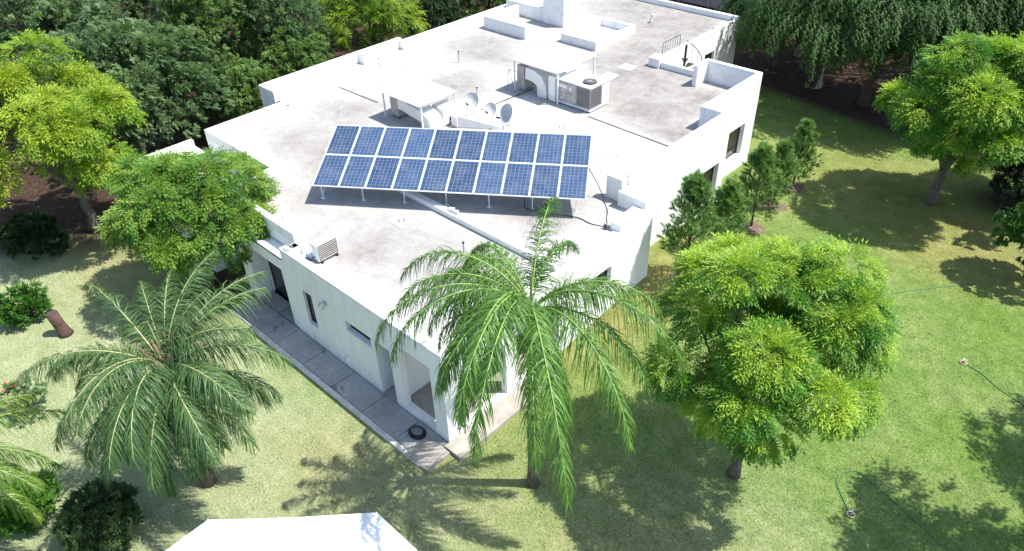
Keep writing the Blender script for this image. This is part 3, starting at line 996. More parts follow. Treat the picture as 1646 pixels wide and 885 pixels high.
# duct under the farther canopy
dk = thing('air_duct', 'white stepped air duct under the farther canopy beside the condenser', 'duct', (-22.2, 24.55, ZF))
duct([(0, 0, .95), (.45, 0, .93), (.8, 0, .8), (.98, 0, .55), (1.02, 0, .02)], .28, .40, 'duct_body', 'white_metal', dk)
MB().box(1.42, 1.82, -.42, .42, .04, 1.2).build('plenum', 'white_metal', dk, False, .01)
MB().box(-.50, -.06, -.42, .42, .16, 1.25).build('cooler_box', 'beige_metal', dk, False, .012)
for py in (-.36, .36):
    MB().tube([(-.42, py, .01), (-.42, py, .16)], .02, 6).build('leg', 'galv', dk)
    MB().tube([(-.12, py, .01), (-.12, py, .16)], .02, 6).build('leg', 'galv', dk)
rk = thing('metal_stand', 'thin grey metal stand leaning beside the farther canopy post', 'stand', (-23.05, 23.8, ZF))
for x in (0, .55):
    MB().tube([(x, 0, .01), (x, .14, 1.0)], .014, 6).build('leg', 'grey_metal', rk)
    MB().tube([(x, .45, .01), (x, .16, 1.0)], .014, 6).build('leg', 'grey_metal', rk)
MB().tube([(0, .15, 1.0), (.55, .15, 1.0)], .014, 6).build('crossbar', 'grey_metal', rk)
MB().tube([(0, .07, .45), (.55, .07, .45)], .012, 6).build('crossbar', 'grey_metal', rk)
# cooler and S-shaped duct under the nearer canopy
dk = thing('air_duct', 'white curved air duct with beige cooler under the canopy behind the array', 'duct', (-24.85, 18.65, ZF))
MB().box(-.12, .42, -.32, .55, .16, 1.05).build('cooler_box', 'beige_metal', dk, False, .012)
for px in (-.06, .36):
    for py in (-.26, .48):
        MB().tube([(px, py, .01), (px, py, .16)], .02, 6).build('leg', 'dark_metal', dk)
duct([(.425, 0, .80), (.8, 0, .78), (1.15, 0, .70), (1.55, 0, .66), (1.95, 0, .60), (2.25, 0, .45), (2.36, 0, .02)], .24, .34, 'duct_body', 'white_metal', dk)
MB().box(1.75, 2.45, .45, 1.25, .02, .85).build('plenum', 'white_metal', dk, False, .03)
MB().tube([(2.45, .9, .3), (2.62, .95, .28), (2.66, .98, .02)], .09, 10).build('elbow', 'dark_metal', dk)
MB().box(2.62, 2.98, .75, 1.15, .02, .5).build('pump_box', 'white_metal', dk, False, .02)


# satellite dishes
def dish(x, y, az, el, r, label, mat, arm_h):
    o = thing('satellite_dish', label, 'satellite dish', (x, y, ZF), 'satellite dishes behind the array')
    D = Vector((math.cos(el)*math.cos(az), math.cos(el)*math.sin(az), math.sin(el)))
    U = D.cross(Vector((0, 0, 1))).normalized()
    Wv = U.cross(D)
    c = Vector((0, 0, arm_h))
    b = MB()
    n, rings = 28, 6
    for side in (0, 1):
        for k in range(rings+1):
            f = k/rings
            for j in range(n):
                a = 2*math.pi*j/n
                p_ = c+(U*math.cos(a)*.92+Wv*math.sin(a))*(r*f)+D*(.30*r*f*f-.02*side-.1*r)
                b.v.append(tuple(p_))
        o0 = side*(rings+1)*n
        for k in range(rings):
            for j in range(n):
                q = [o0+k*n+j, o0+k*n+(j+1) % n, o0+(k+1)*n+(j+1) % n, o0+(k+1)*n+j]
                b.f.append(tuple(q if side else q[::-1]))
    for j in range(n):
        a_, c2_ = rings*n+j, rings*n+(j+1) % n
        b.f.append((a_, c2_, c2_+(rings+1)*n, a_+(rings+1)*n))
    b.build('reflector', mat, o, True)
    back = c-D*.12*r-D*.06
    MB().tube([(-.12*D.x, -.12*D.y, .01), (-.12*D.x, -.12*D.y, arm_h*.55), tuple(back)], .025, 8).build('mast', 'galv', o)
    for k in range(3):
        a = az+math.pi+(k-1)*.9
        MB().tube([(-.12*D.x, -.12*D.y, arm_h*.4), (.28*math.cos(a), .28*math.sin(a), .01)], .012, 6).build('strut', 'galv', o)
    low = c-Wv*r*.85+D*.18*r
    tip = c+D*r*.95-Wv*r*.55
    MB().tube([tuple(low), tuple(tip)], .015, 6).build('feed_arm', 'galv', o)
    q = tip
    MB().tube([tuple(q-D*.02), tuple(q-D*.13)], [.045, .035], 8).build('receiver', 'dark_metal', o)
    MB().tube([tuple(q-D*.02), tuple(q+D*.08)], [.045, .04], 8).build('receiver_body', 'dark_metal', o)
    return o


dish(-22.25, 20.7, R(-72), R(38), .40, 'white satellite dish, leftmost of the three behind the array', 'dish_white', .68)
dish(-21.15, 20.75, R(-74), R(38), .33, 'smaller white satellite dish, middle of the three behind the array', 'dish_white', .58)
dish(-20.35, 20.95, R(-102), R(28), .45, 'grey satellite dish turned aside, rightmost of the three', 'dish_grey', .56)

# split condenser at the roof edge, crumpled sheet, cable ring
ac = thing('split_condenser', 'white split air conditioner condenser at the front roof edge', 'air conditioner', (-18.28, 9.55, ZF))
MB().box(0, .34, 0, .82, .06, .70).build('cabinet', 'white_metal', ac, False, .02)
gl = MB().box(.341, .352, .05, .77, .11, .65).build('grille', 'dark_metal', ac)
for k in range(8):
    MB().box(.3525, .375, .05, .77, .13+k*.066, .152+k*.066).build('louvre', 'beige_metal', gl)
for py in (.1, .68):
    MB().box(-.03, .40, py-.03, py+.03, .003, .058).build('foot', 'dark_metal', ac)
MB().tube([(.12, -.001, .2), (.12, -.08, .2), (.05, -.12, .05), (-.3, -.1, .04)], .02, 6).build('pipe', 'black', ac)
bmv = []
nx_, ny_ = 22, 18
q = random.Random(3)
hh = [[.05+.10*math.sin(i*.9+j*.5)*math.sin(j*.8-i*.3)+.07*q.random()+.22*math.exp(-((i-14)/5)**2-((j-9)/5)**2) for j in range(ny_)] for i in range(nx_)]
b = MB()
for i in range(nx_):
    for j in range(ny_):
        ed = min(i, j, nx_-1-i, ny_-1-j)
        b.v.append((-19.05+i*.72/nx_+.03*math.sin(j*.9), 9.52+j*.62/ny_+.04*math.sin(i*.7), ZF+.012+(max(0.0, hh[i][j]) if ed else .0)))
for i in range(nx_-1):
    for j in range(ny_-1):
        a_ = i*ny_+j
        b.f.append((a_, a_+ny_, a_+ny_+1, a_+1))
cs = b.build('crumpled_sheet', 'tarp')
tag(cs, 'crumpled white plastic sheet lying beside the split condenser', 'sheet')
rg = MB()
for k in range(3):
    rg.tube([(-19.38+(.15+.012*k)*math.cos(a), 9.32+(.12+.01*k)*math.sin(a), 3.602+.012*k) for a in np.linspace(0, 2*math.pi, 24)], .011, 6, False)
tag(rg.build('cable_ring', 'grey_metal', None, True), 'grey ring of coiled cable on the corner of the roof kerb', 'cable')
# white leftover things on the beam
rb = MB()
for k in range(5):
    rb.tube([(-16.95+.1*k, 14.32+.03*(k % 2), 3.735), (-16.90+.1*k, 14.36, 3.80+.03*(k % 3)), (-16.84+.1*k, 14.30, 3.735)], [.05, .06, .03], 7)
tag(rb.build('rag', 'tarp', None, True), 'small white rag draped on the cross beam under the array', 'rag')

# hose coil on the walk, garden hoses, sprinklers
b = MB()
for k in range(5):
    b.tube([(-12.72+(.30-.02*k)*math.cos(a+k), 8.72+(.30-.02*k)*math.sin(a+k)*.8, .10+.024*k) for a in np.linspace(0, 2*math.pi, 26)], .014, 6, False)
tag(b.build('hose_coil', 'black', None, True), 'coiled black hose on the walkway near the house corner', 'hose')


def hose(pts, label):
    P = curve_pts([(x, y, float(gz(x, y))+.02) for x, y in pts], 10)
    P = [Vector((q.x, q.y, float(gz(q.x, q.y))+.02)) for q in P]
    o = MB().tube(P, .011, 6).build('garden_hose', 'hose', None, True)
    return tag(o, label, 'hose', 'green hoses on the lawn')


hose([(-1.84, 14.67), (-2.21, 15.01), (-2.58, 15.44), (-2.54, 15.88), (-2.25, 16.14), (-1.48, 15.96), (-.53, 15.64), (.45, 15.29), (2.2, 14.9), (4, 14.6)], 'green hose curling in a hook to the sprinkler in tree shade')
hose([(-1.52, 22.8), (-.9, 22.65), (-.3, 22.3), (.36, 22.09), (1.6, 21.6), (4, 20.9)], 'green hose running to the sprinkler on open sunny lawn')
hose([(-5.6, 23.2), (-4.96, 24.32), (-4.1, 25.7), (-3.09, 27.02), (-2.4, 27.9)], 'green hose lying in the lawn behind the front tree')


def sprinkler(x, y, a, label):
    z = float(gz(x, y))
    o = thing('lawn_sprinkler', label, 'sprinkler', (x, y, z), 'lawn sprinklers', a)
    MB().tube([(.10*math.cos(k), .10*math.sin(k), .025) for k in np.linspace(0, 2*math.pi, 20)], .018, 6, False).build('base_ring', 'red_plastic', o, True)
    MB().tube([(-.12, 0, .035), (.12, 0, .035)], .014, 6).tube([(0, 0, .035), (0, 0, .14)], .02, 8).build('riser', 'red_plastic', o)
    for k in range(3):
        an = k*2.1
        MB().tube([(0, 0, .15), (.09*math.cos(an), .09*math.sin(an), .16)], .010, 6).build('arm', 'white_metal', o)
    b = MB()
    q = random.Random(int(x*100))
    for k in range(110):
        s = q.random()
        an = q.gauss(0, .10)
        r_ = 1.5*s
        zz = .17+.55*s-.75*s*s+q.gauss(0, .03)
        px, py, rr = r_*math.cos(an), r_*math.sin(an), .004+.003*q.random()
        i = len(b.v)
        b.v += [(px+rr, py, zz), (px-rr, py, zz), (px, py+rr, zz), (px, py-rr, zz), (px, py, zz+rr), (px, py, zz-rr)]
        b.f += [tuple(i+m for m in f) for f in ((0, 2, 4), (2, 1, 4), (1, 3, 4), (3, 0, 4), (2, 0, 5), (1, 2, 5), (3, 1, 5), (0, 3, 5))]
    w_ = b.build('water_spray', 'water', o, True)
    w_['kind'] = 'stuff'


sprinkler(-1.84, 14.67, R(215), 'pale red sprinkler spraying at the shadow edge on the near lawn')
sprinkler(-1.52, 22.8, R(10), 'pale red sprinkler on the open lawn at the far right')

# octagonal white gazebo roof at the bottom of the picture
gzb = thing('white_gazebo', 'white octagonal gazebo roof at the bottom edge of the picture', 'gazebo', (-7.7, .45, 0))
b = MB()
AP = 4.72
RC = AP/math.cos(math.pi/8)
cor = [(RC*math.cos(R(135+22.5+45*k)), RC*math.sin(R(135+22.5+45*k))) for k in range(8)]
NS = 8
prof = [(1.0, 2.70), (.86, 2.80), (.7, 2.93), (.5, 3.12), (.3, 3.36), (.12, 3.66), (.03, 3.86)]
for k in range(8):
    (xa, ya), (xb, yb) = cor[k], cor[(k+1) % 8]
    i0 = len(b.v)
    for f, z in prof:
        for s in range(NS+1):
            u = s/NS
            sag = -.05*f*math.sin(math.pi*u)
            b.v.append(((xa+(xb-xa)*u)*f, (ya+(yb-ya)*u)*f, z+sag))
    for r_ in range(len(prof)-1):
        for s in range(NS):
            a_ = i0+r_*(NS+1)+s
            b.f.append((a_, a_+1, a_+NS+2, a_+NS+1))
    b2 = MB()
    for s in range(NS):
        u0, u1 = s/NS, (s+1)/NS
        z0, z1 = 2.70-.05*math.sin(math.pi*u0), 2.70-.05*math.sin(math.pi*u1)
        pa, pb = (xa+(xb-xa)*u0, ya+(yb-ya)*u0), (xa+(xb-xa)*u1, ya+(yb-ya)*u1)
        b2.quad((*pa, z0-.003), (*pb, z1-.003), (*pb, z1-.22), (*pa, z0-.22))
    b2.build('valance', 'tarp', gzb)
    MB().cyl(xa*.97, ya*.97, 0, 2.62, .05, 8).build('post', 'white_metal', gzb)
    MB().tube([(xa*f, ya*f, z+.006) for f, z in prof], .016, 6).build('seam', 'cap', gzb)
b.build('roof_fabric', 'tarp', gzb, True)
MB().cyl(0, 0, 3.8, 4.1, .12, 10, .02).build('finial', 'white_metal', gzb)

# boundary wall far behind
bw = thing('boundary_wall', 'mauve block boundary wall beyond the rear parapet', 'wall', (-27, 51.3, 0))
for k in range(9):
    MB().box(-9+k*2.6, -9+k*2.6+2.57, 0, .2, -.2, 2.3).build('panel', 'boundary', bw)
    MB().box(-9.1+k*2.6, -8.87+k*2.6, -.08, -.004, -.2, 2.42).build('post', 'limewash', bw)
# tree stump
stp = thing('tree_stump', 'short reddish-brown tree stump on the left lawn', 'stump', (-25.99, 3.29, 0))
MB().tube([(.05, 0, -.05), (.03, 0, .12), (-.02, -.05, .5), (-.05, -.1, .95)], [.30, .22, .20, .21], 14).build('trunk', 'red_wood', stp, True)
MB().tube([(-.05, -.1, .951), (-.052, -.102, .975)], [.18, .17], 14).build('cut_face', 'bark_dark', stp)


# ------------------------------------------------------------------ vegetation
def frames(T, upv):
    T = nrm(T)
    B = np.cross(upv, T)
    bad = np.linalg.norm(B, axis=1) < 1e-3
    B[bad] = np.cross(np.array([1., 0, 0]), T[bad])
    B = nrm(B)
    return T, B, np.cross(T, B)


def place(tv, tf, O, T, B, Nn, Sc):
    v = O[:, None]+Sc[:, None, None]*(tv[None, :, 0:1]*T[:, None]+tv[None, :, 1:2]*B[:, None]+tv[None, :, 2:3]*Nn[:, None])
    f = tf[None]+(np.arange(len(O))*len(tv))[:, None, None]
    return v.reshape(-1, 3), f.reshape(-1, tf.shape[1])


def tpl_pinnate(n=5, w=.30, lw=.11, droop=.35):
    """pinnate leaf: pairs of pointed leaflets (one triangle each) along a drooping rachis, one at the tip"""
    v, f = [], []
    for i in range(n):
        x = .12+.78*i/(n-1)
        l = w*math.sin(math.pi*(.22+.66*i/(n-1)))
        z = -droop*x*x
        for s in (-1, 1):
            k = len(v)
            v += [(x-lw*.50, s*l*.12, z), (x+lw*.62, s*l*.30, z-.01), (x+l*.58, s*l*1.04, z-.12*l-.03)]
            f.append((k, k+1, k+2) if s > 0 else (k+2, k+1, k))
    k = len(v)
    z = -droop
    v += [(.88, -.055, z*.85), (.88, .055, z*.85), (1.14, 0, z*1.2)]
    f.append((k, k+1, k+2))
    return np.array(v, float), np.array(f)


def tpl_spray(n=7, seed=1, lw=.14, ll=.42, droop=.2):
    q = random.Random(seed)
    v, f = [], []
    for i in range(n):
        x = q.uniform(.05, .75)
        a = q.uniform(-1.1, 1.1)
        el = q.uniform(-.5, .6)
        dx, dy, dz = math.cos(a)*math.cos(el), math.sin(a)*math.cos(el), math.sin(el)
        px, py = -dy, dx
        k = len(v)
        z = -droop*x*x
        v += [(x+dx*ll*.18+px*lw*.55, dy*ll*.18+py*lw*.55, z+dz*ll*.2), (x+dx*ll*.18-px*lw*.55, dy*ll*.18-py*lw*.55, z+dz*ll*.2), (x+dx*ll*1.05, dy*ll*1.05, z+dz*ll-.05)]
        f.append((k, k+1, k+2))
    return np.array(v, float), np.array(f)


def tpl_tuft(n=16, seed=1, spread=.8, wd=.05):
    """pine tuft: thin needles fanning forward along +x"""
    q = random.Random(seed)
    v, f = [], []
    for i in range(n):
        a = q.uniform(0, 2*math.pi)
        sp = q.uniform(.15, spread)
        dx, dy, dz = math.cos(sp), math.sin(sp)*math.cos(a), math.sin(sp)*math.sin(a)
        px, py, pz = -math.sin(a)*0, -math.sin(a), math.cos(a)
        l = q.uniform(.7, 1.1)
        x = q.uniform(0, .5)
        k = len(v)
        v += [(x, py*wd, pz*wd), (x, -py*wd, -pz*wd), (x+dx*l, dy*l, dz*l)]
        f.append((k, k+1, k+2))
    return np.array(v, float), np.array(f)


def rand_dirs(n):
    return nrm(rng.normal(size=(n, 3)))


def limb_pts(a, b, sag=.12, n=5, jit=.06):
    a, b = np.array(a, float), np.array(b, float)
    L = np.linalg.norm(b-a)
    out = []
    for k in range(n+1):
        s = k/n
        p_ = a+(b-a)*s
        p_[2] += sag*L*math.sin(math.pi*s)
        if 0 < k < n:
            p_ += rng.normal(size=3)*jit*L*.4
        out.append(tuple(p_))
    return out


def trunk_mesh(base, fork, r0, lobes, seed=0, lean=None, flare=1.35):
    """tapered trunk from base to fork, limbs from the fork on to lobe centres"""
    b = MB()
    P = limb_pts(base, fork, 0, 5, .05)
    P[0] = (P[0][0], P[0][1], P[0][2]-.15)
    b.tube(P, [r0*flare]+[r0*(1-.08*k) for k in range(1, 6)], 12)
    fork = np.array(fork)
    k_main = min(6, len(lobes))
    order = np.argsort(-np.linalg.norm(lobes-fork, axis=1))
    mains = lobes[order[::max(1, len(order)//k_main)]][:k_main]
    ends = []
    for c in mains:
        q = limb_pts(fork-np.array([0, 0, .1]), fork+(c-fork)*.75, .10, 6)
        b.tube(q, list(np.linspace(r0*.55, r0*.16, 7)), 7)
        ends.append(np.array(q))
    allp = np.concatenate(ends)
    for c in lobes:
        j = np.argmin(np.linalg.norm(allp-c, axis=1))
        q = limb_pts(allp[j], c, .05, 3)
        b.tube(q, list(np.linspace(r0*.17, r0*.05, 4)), 5)
    return b


def fib(n, zmin=-1.0):
    i = np.arange(n)+.5
    z = 1-(1-zmin)*i/n
    a = i*2.399963
    r = np.sqrt(np.maximum(0, 1-z*z))
    return np.stack([r*np.cos(a), r*np.sin(a), z], -1)


def lobes_for(center, radii, n, zmin=-.55, jit=.16, shell=(.58, .80)):
    dirs = fib(n, zmin)+rng.normal(size=(n, 3))*jit
    dirs = nrm(dirs)
    s = rng.uniform(*shell, size=(n, 1))
    return np.array(center)+dirs*s*np.array(radii), dirs


def crown(name, parent, center, radii, ros_per, leaves_per, leaf_len, tpl, mat, lobes, lobe_r=.27, droop=.45, tint0=.38, tvar=.10, young=.30, inner=.18, flat=.85, radial=.85, dome=.85):
    """leaf rosettes on the domed top and flanks of every lobe; sprays radiate outwards and droop"""
    center, radii = np.array(center, float), np.array(radii, float)
    n_lobes = len(lobes)
    Rm = radii.mean()
    lr = lobe_r*Rm*rng.uniform(.6, 1.35, size=n_lobes)
    out = nrm((lobes-center)/radii)
    axis_ = nrm(out*.7+np.array([0, 0, .8]))
    li = np.repeat(np.arange(n_lobes), ros_per)
    dd = nrm(rand_dirs(len(li))*1.0+axis_[li]*dome)
    rad = lr[li]*np.where(rng.random(len(li)) < inner, rng.uniform(.2, .8, len(li)), rng.uniform(.88, 1.06, len(li)))
    ro = lobes[li]+dd*rad[:, None]*np.array([1, 1, flat])
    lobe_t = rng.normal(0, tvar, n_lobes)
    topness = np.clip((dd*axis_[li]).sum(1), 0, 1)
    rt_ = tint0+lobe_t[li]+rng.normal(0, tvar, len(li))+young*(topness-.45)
    ri = np.repeat(np.arange(len(ro)), leaves_per)
    al = (dd*axis_[li]).sum(1)[:, None]
    tang = nrm(dd-axis_[li]*al*.75)
    T = nrm(tang[ri]*radial*.62+dd[ri]*.45+rand_dirs(len(ri))*.45+np.array([0, 0, -droop*.62]))
    ti = rt_[ri]+rng.normal(0, .05, len(ri))
    T, B, Nn = frames(T, nrm(dd[ri]*.5+np.array([0, 0, 1.])))
    Sc = leaf_len*rng.uniform(.65, 1.2, len(ri))
    v, f = place(tpl[0], tpl[1], ro[ri], T, B, Nn, Sc)
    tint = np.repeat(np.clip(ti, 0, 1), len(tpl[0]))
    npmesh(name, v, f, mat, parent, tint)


PIN = tpl_pinnate(5, .27, .12, .5)
PIN4 = tpl_pinnate(4, .32, .15, .5)
SPR = tpl_spray(7, 2, .16)
SPRB = tpl_spray(6, 5, .22, .5)
TUFT = tpl_tuft(16, 3)
STRAND = tpl_spray(12, 9, .05, .16, .0)


def broad_tree(name, label, base, ccen, radii, mat, n_lobes=40, ros=30, leaves=8, ll=.42, tpl=PIN, r0=.17, fork=None, group=None, tm='bark', lobe_r=.27, zmin=-.5, shell=(.62, .95), **kw):
    global rng
    rng = np.random.default_rng(int(abs(base[0])*1000+abs(base[1])*77)+kw.pop('seed', 0))
    base = np.array([base[0], base[1], float(gz(base[0], base[1]))])
    o = thing(name, label, 'tree', tuple(base), group)
    c = np.array(ccen)-base
    fk = np.array(fork)-base if fork is not None else np.array([c[0]*.5, c[1]*.5, max(.9, c[2]-radii[2]*.75)])
    rr = np.array(radii)*(1-lobe_r*.55)
    lobes, _ = lobes_for(c, rr, n_lobes, zmin, .2, shell)
    core = c+rand_dirs(max(4, n_lobes//6))*rr*rng.uniform(.1, .45, size=(max(4, n_lobes//6), 1))
    lobes = np.concatenate([lobes, core])
    trunk_mesh((0, 0, 0), fk, r0, lobes).build('trunk', tm, o, True)
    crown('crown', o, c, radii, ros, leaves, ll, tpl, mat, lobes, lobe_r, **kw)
    return o


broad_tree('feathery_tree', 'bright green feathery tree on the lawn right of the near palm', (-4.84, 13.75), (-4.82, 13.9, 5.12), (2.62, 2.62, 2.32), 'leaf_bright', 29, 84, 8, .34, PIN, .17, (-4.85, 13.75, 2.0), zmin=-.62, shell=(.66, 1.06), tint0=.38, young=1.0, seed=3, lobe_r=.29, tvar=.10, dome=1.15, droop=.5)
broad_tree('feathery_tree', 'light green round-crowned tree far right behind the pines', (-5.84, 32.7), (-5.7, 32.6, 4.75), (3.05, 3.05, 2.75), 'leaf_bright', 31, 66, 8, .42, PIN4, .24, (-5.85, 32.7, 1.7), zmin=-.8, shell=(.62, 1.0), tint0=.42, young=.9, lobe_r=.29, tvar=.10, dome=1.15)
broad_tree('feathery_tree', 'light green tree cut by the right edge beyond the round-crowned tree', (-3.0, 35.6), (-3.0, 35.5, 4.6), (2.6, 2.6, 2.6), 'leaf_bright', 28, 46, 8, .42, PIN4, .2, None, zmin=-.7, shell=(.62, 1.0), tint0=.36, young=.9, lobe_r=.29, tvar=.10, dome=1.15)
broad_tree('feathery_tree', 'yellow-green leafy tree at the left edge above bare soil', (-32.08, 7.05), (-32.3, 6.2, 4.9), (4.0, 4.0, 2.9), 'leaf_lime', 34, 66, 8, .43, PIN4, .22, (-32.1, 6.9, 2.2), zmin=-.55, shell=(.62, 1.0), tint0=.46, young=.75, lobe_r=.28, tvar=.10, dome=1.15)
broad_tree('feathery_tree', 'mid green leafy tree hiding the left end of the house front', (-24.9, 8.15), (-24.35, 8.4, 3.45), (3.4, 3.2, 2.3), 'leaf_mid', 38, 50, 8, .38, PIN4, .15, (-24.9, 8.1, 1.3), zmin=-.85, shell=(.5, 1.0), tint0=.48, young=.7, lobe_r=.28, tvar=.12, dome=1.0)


# palms
def frond(parent, hub, az, el, length, mats, leaf_l=.62, bend=1.25, n=64, twist=0.0, seed=0, bare=.16, hang=1.45):
    """one pinnate frond: rachis arching from the hub, leaflets hanging in several planes"""
    q = np.random.default_rng(seed)
    seg = 26
    p_ = np.array(hub, float)
    e = el
    pts, tans = [p_.copy()], []
    step = length/seg
    for k in range(seg):
        s = k/seg
        e2 = el-bend*(s**1.25)*1.5
        a2 = az+twist*s
        t_ = np.array([math.cos(e2)*math.cos(a2), math.cos(e2)*math.sin(a2), math.sin(e2)])
        tans.append(t_)
        p_ = p_+t_*step
        pts.append(p_.copy())
    tans.append(tans[-1])
    pts, tans = np.array(pts), np.array(tans)
    # rachis tube
    rb_ = MB().tube([tuple(x) for x in pts], list(np.linspace(.028, .005, seg+1)), 5)
    rv = np.array(rb_.v)
    rf = np.array([f for f in rb_.f if len(f) == 4])
    # leaflets
    s = np.repeat(np.linspace(bare, .995, n), 2)
    side = np.tile([1., -1.], n)
    fi = s*seg
    i0 = np.minimum(fi.astype(int), seg-1)
    fr = (fi-i0)[:, None]
    O = pts[i0]*(1-fr)+pts[i0+1]*fr
    T = nrm(tans[i0])
    sidev = nrm(np.cross(T, np.array([0, 0, 1.])))
    upv = np.cross(sidev, T)
    L = leaf_l*(np.sin(np.pi*np.clip(.14+.80*s, 0, 1))**.7)*q.uniform(.62, 1.15, len(s))
    plane = q.normal(0, .5, len(s))
    D = nrm(q.normal(0, .16, (len(s), 3))+T*(.55+.5*s[:, None])+sidev*side[:, None]*(.85*np.cos(plane))[:, None]+upv*(np.sin(plane)*.8+.15)[:, None])
    W = .008+.007*q.random(len(s))
    segs = 4
    verts = []
    cur = O.copy()
    dcur = D.copy()
    wv = nrm(np.cross(dcur, upv+rng.normal(0, .25, (len(s), 3))))
    for k in range(segs+1):
        f = k/segs
        wk = (W*(1-.75*f**1.6))[:, None]
        verts += [cur-wv*wk, cur+wv*wk]
        dcur = nrm(dcur+np.array([0, 0, -1.])*hang*(.32+.25*f))
        cur = cur+dcur*(L/segs)[:, None]
    vv = np.stack(verts, 1)
    m_ = vv.shape[1]
    tf = np.array([(2*k, 2*k+1, 2*k+3, 2*k+2) for k in range(segs)])
    lf = (tf[None]+(np.arange(len(s))*m_)[:, None, None]).reshape(-1, 4)+len(rv)
    V = np.concatenate([rv, vv.reshape(-1, 3)])
    F = np.concatenate([rf, lf])
    tint = np.concatenate([np.full(len(rv), .5), np.repeat(np.clip(q.normal(.42, .14)+q.normal(0, .2, len(s)), 0, 1), m_)])
    mi = np.concatenate([np.ones(len(rf)), np.zeros(len(lf))])
    return npmesh('frond', V, F, mats, parent, tint, mi)


def palm(label, base, hub_z, fr_list, mats, r0=.15, lean=(0, 0), dead=0, seed=0, leaf_l=.62, n=64):
    z = float(gz(*base))
    o = thing('palm_tree', label, 'palm tree', (base[0], base[1], z), 'palms in the garden')
    h = hub_z-z
    P = [(lean[0]*(k/8)**1.3, lean[1]*(k/8)**1.3, h*.97*k/8-(.12 if k == 0 else 0)) for k in range(9)]
    MB().tube(P, [r0*1.5]+[r0*(1.05-.03*k) for k in range(1, 9)], 14).build('trunk', 'palm_bark', o, True)
    hub = (lean[0], lean[1], h)
    b = MB()
    q = random.Random(seed)
    for k in range(14+dead):
        a = k*2.4
        l = q.uniform(.35, .6)*(1.5 if dead else 1.0)
        b.tube([(hub[0]+.06*math.cos(a), hub[1]+.06*math.sin(a), h-.55+.03*k), (hub[0]+.17*math.cos(a), hub[1]+.17*math.sin(a), h-.3+.03*k), (hub[0]+.17*math.cos(a)+l*.4*math.cos(a), hub[1]+.17*math.sin(a)+l*.4*math.sin(a), h-.3+.03*k+l*.6)], [.06, .075, .02] if dead else [.05, .06, .015], 5)
    b.build('leaf_bases', 'dead_frond', o, True)
    for k, (az, el, ln, bend) in enumerate(fr_list):
        frond(o, (hub[0], hub[1], h-.02), R(az+q.uniform(-9, 9)), R(el+q.uniform(-6, 6)), ln*q.uniform(.88, 1.08), mats, leaf_l, bend, n, q.uniform(-.25, .25), seed*100+k)
    for k in range(dead//3):
        frond(o, (hub[0], hub[1], h-.25), R(-46+k*75-60), R(-35), 2.1, ('dead_frond', 'dead_frond'), .5, .55, 46, .2, seed*100+60+k)
    # unopened spear leaf
    MB().tube([hub, (hub[0]+.05, hub[1], h+.9), (hub[0]+.12, hub[1]-.03, h+1.7)], [.03, .022, .004], 6).build('spear_leaf', mats[1], o, True)
    return o


# azimuths are world angles; image right = 44 deg, image down (towards the camera) = -46 deg
FP = [(-50, 56, 6.0, 1.50), (-80, 56, 4.6, 1.6), (-18, 50, 5.6, 1.36), (6, 44, 4.2, 1.42), (30, 56, 4.0, 1.55), (56, 44, 3.2, 1.55), (100, 60, 3.2, 1.5), (124, 72, 3.6, 1.15), (158, 66, 3.2, 1.8),
      (-114, 58, 4.4, 1.6), (-142, 48, 3.5, 1.6), (-160, 60, 3.7, 1.65), (176, 66, 3.2, 1.7), (-98, 66, 4.4, 1.7), (-36, 30, 3.6, 1.35), (-124, 26, 3.2, 1.4), (-66, 68, 5.0, 1.7), (-62, 58, 5.7, 1.5), (-98, 56, 4.4, 1.6), (-54, 62, 5.6, 1.62), (-44, 44, 5.4, 1.35), (-130, 60, 4.2, 1.6), (-4, 58, 4.9, 1.55), (-150, 70, 3.9, 1.6)]
palm('tall fresh green palm in front of the near house corner', (-8.88, 9.73), 6.35, FP, ('frond_fresh', 'rachis'), .14, (-.03, 0), 0, 11, .92, 135)
FP2 = [(-46, -30, 3.0, .6), (-75, -34, 2.9, .6), (-15, -30, 2.9, .6), (-105, -28, 2.9, .6), (-60, 70, 3.4, 1.45), (15, -20, 2.9, .7), (50, -10, 3.0, .8), (-35, 55, 3.6, 1.35), (-120, 55, 3.6, 1.1), (-3, 50, 3.6, 1.1), (30, 60, 3.5, 1.0), (148, 58, 3.6, .9), (-68, 58, 3.5, 1.25), (-46, 40, 3.6, 1.2), (-75, 30, 3.4, 1.1), (-15, 35, 3.5, 1.1), (20, 45, 3.6, 1.0), (45, 38, 3.7, 1.05), (62, 60, 3.6, .9), (85, 50, 3.6, .85), (110, 65, 3.4, .8), (135, 45, 3.6, .85), (160, 40, 3.8, .8), (-170, 50, 3.8, .9), (-150, 35, 3.7, 1.05), (-130, 40, 3.6, 1.15), (-105, 35, 3.6, 1.2), (-60, 12, 3.4, .95), (-30, 10, 3.4, .95), (5, 15, 3.3, .95), (-95, 8, 3.3, .95), (-140, 10, 3.4, .95), (175, 20, 3.5, .9), (40, 15, 3.3, .95), (60, 75, 2.8, .5), (-50, -15, 3.0, .8), (-85, -15, 2.9, .8), (-20, -12, 3.0, .8)]
palm('greyish green palm with brown leaf bases on the left lawn', (-15.9, 3.5), 4.45, FP2, ('frond_grey', 'rachis_pale'), .17, (.1, .15), 8, 23, .95, 118)
FP3 = [(20, 40, 3.6, 1.1), (45, 35, 3.9, 1.05), (70, 40, 3.6, 1.05), (0, 25, 3.4, 1.1), (95, 45, 3.4, 1.0), (-30, 35, 3.4, 1.1), (-60, 40, 3.2, 1.1), (130, 45, 3.2, 1.0), (170, 45, 3.2, 1.0), (-150, 45, 3.2, 1.0), (-100, 45, 3.2, 1.0), (30, 10, 3.3, .9), (55, 12, 3.4, .9), (10, 60, 3.0, .9)]
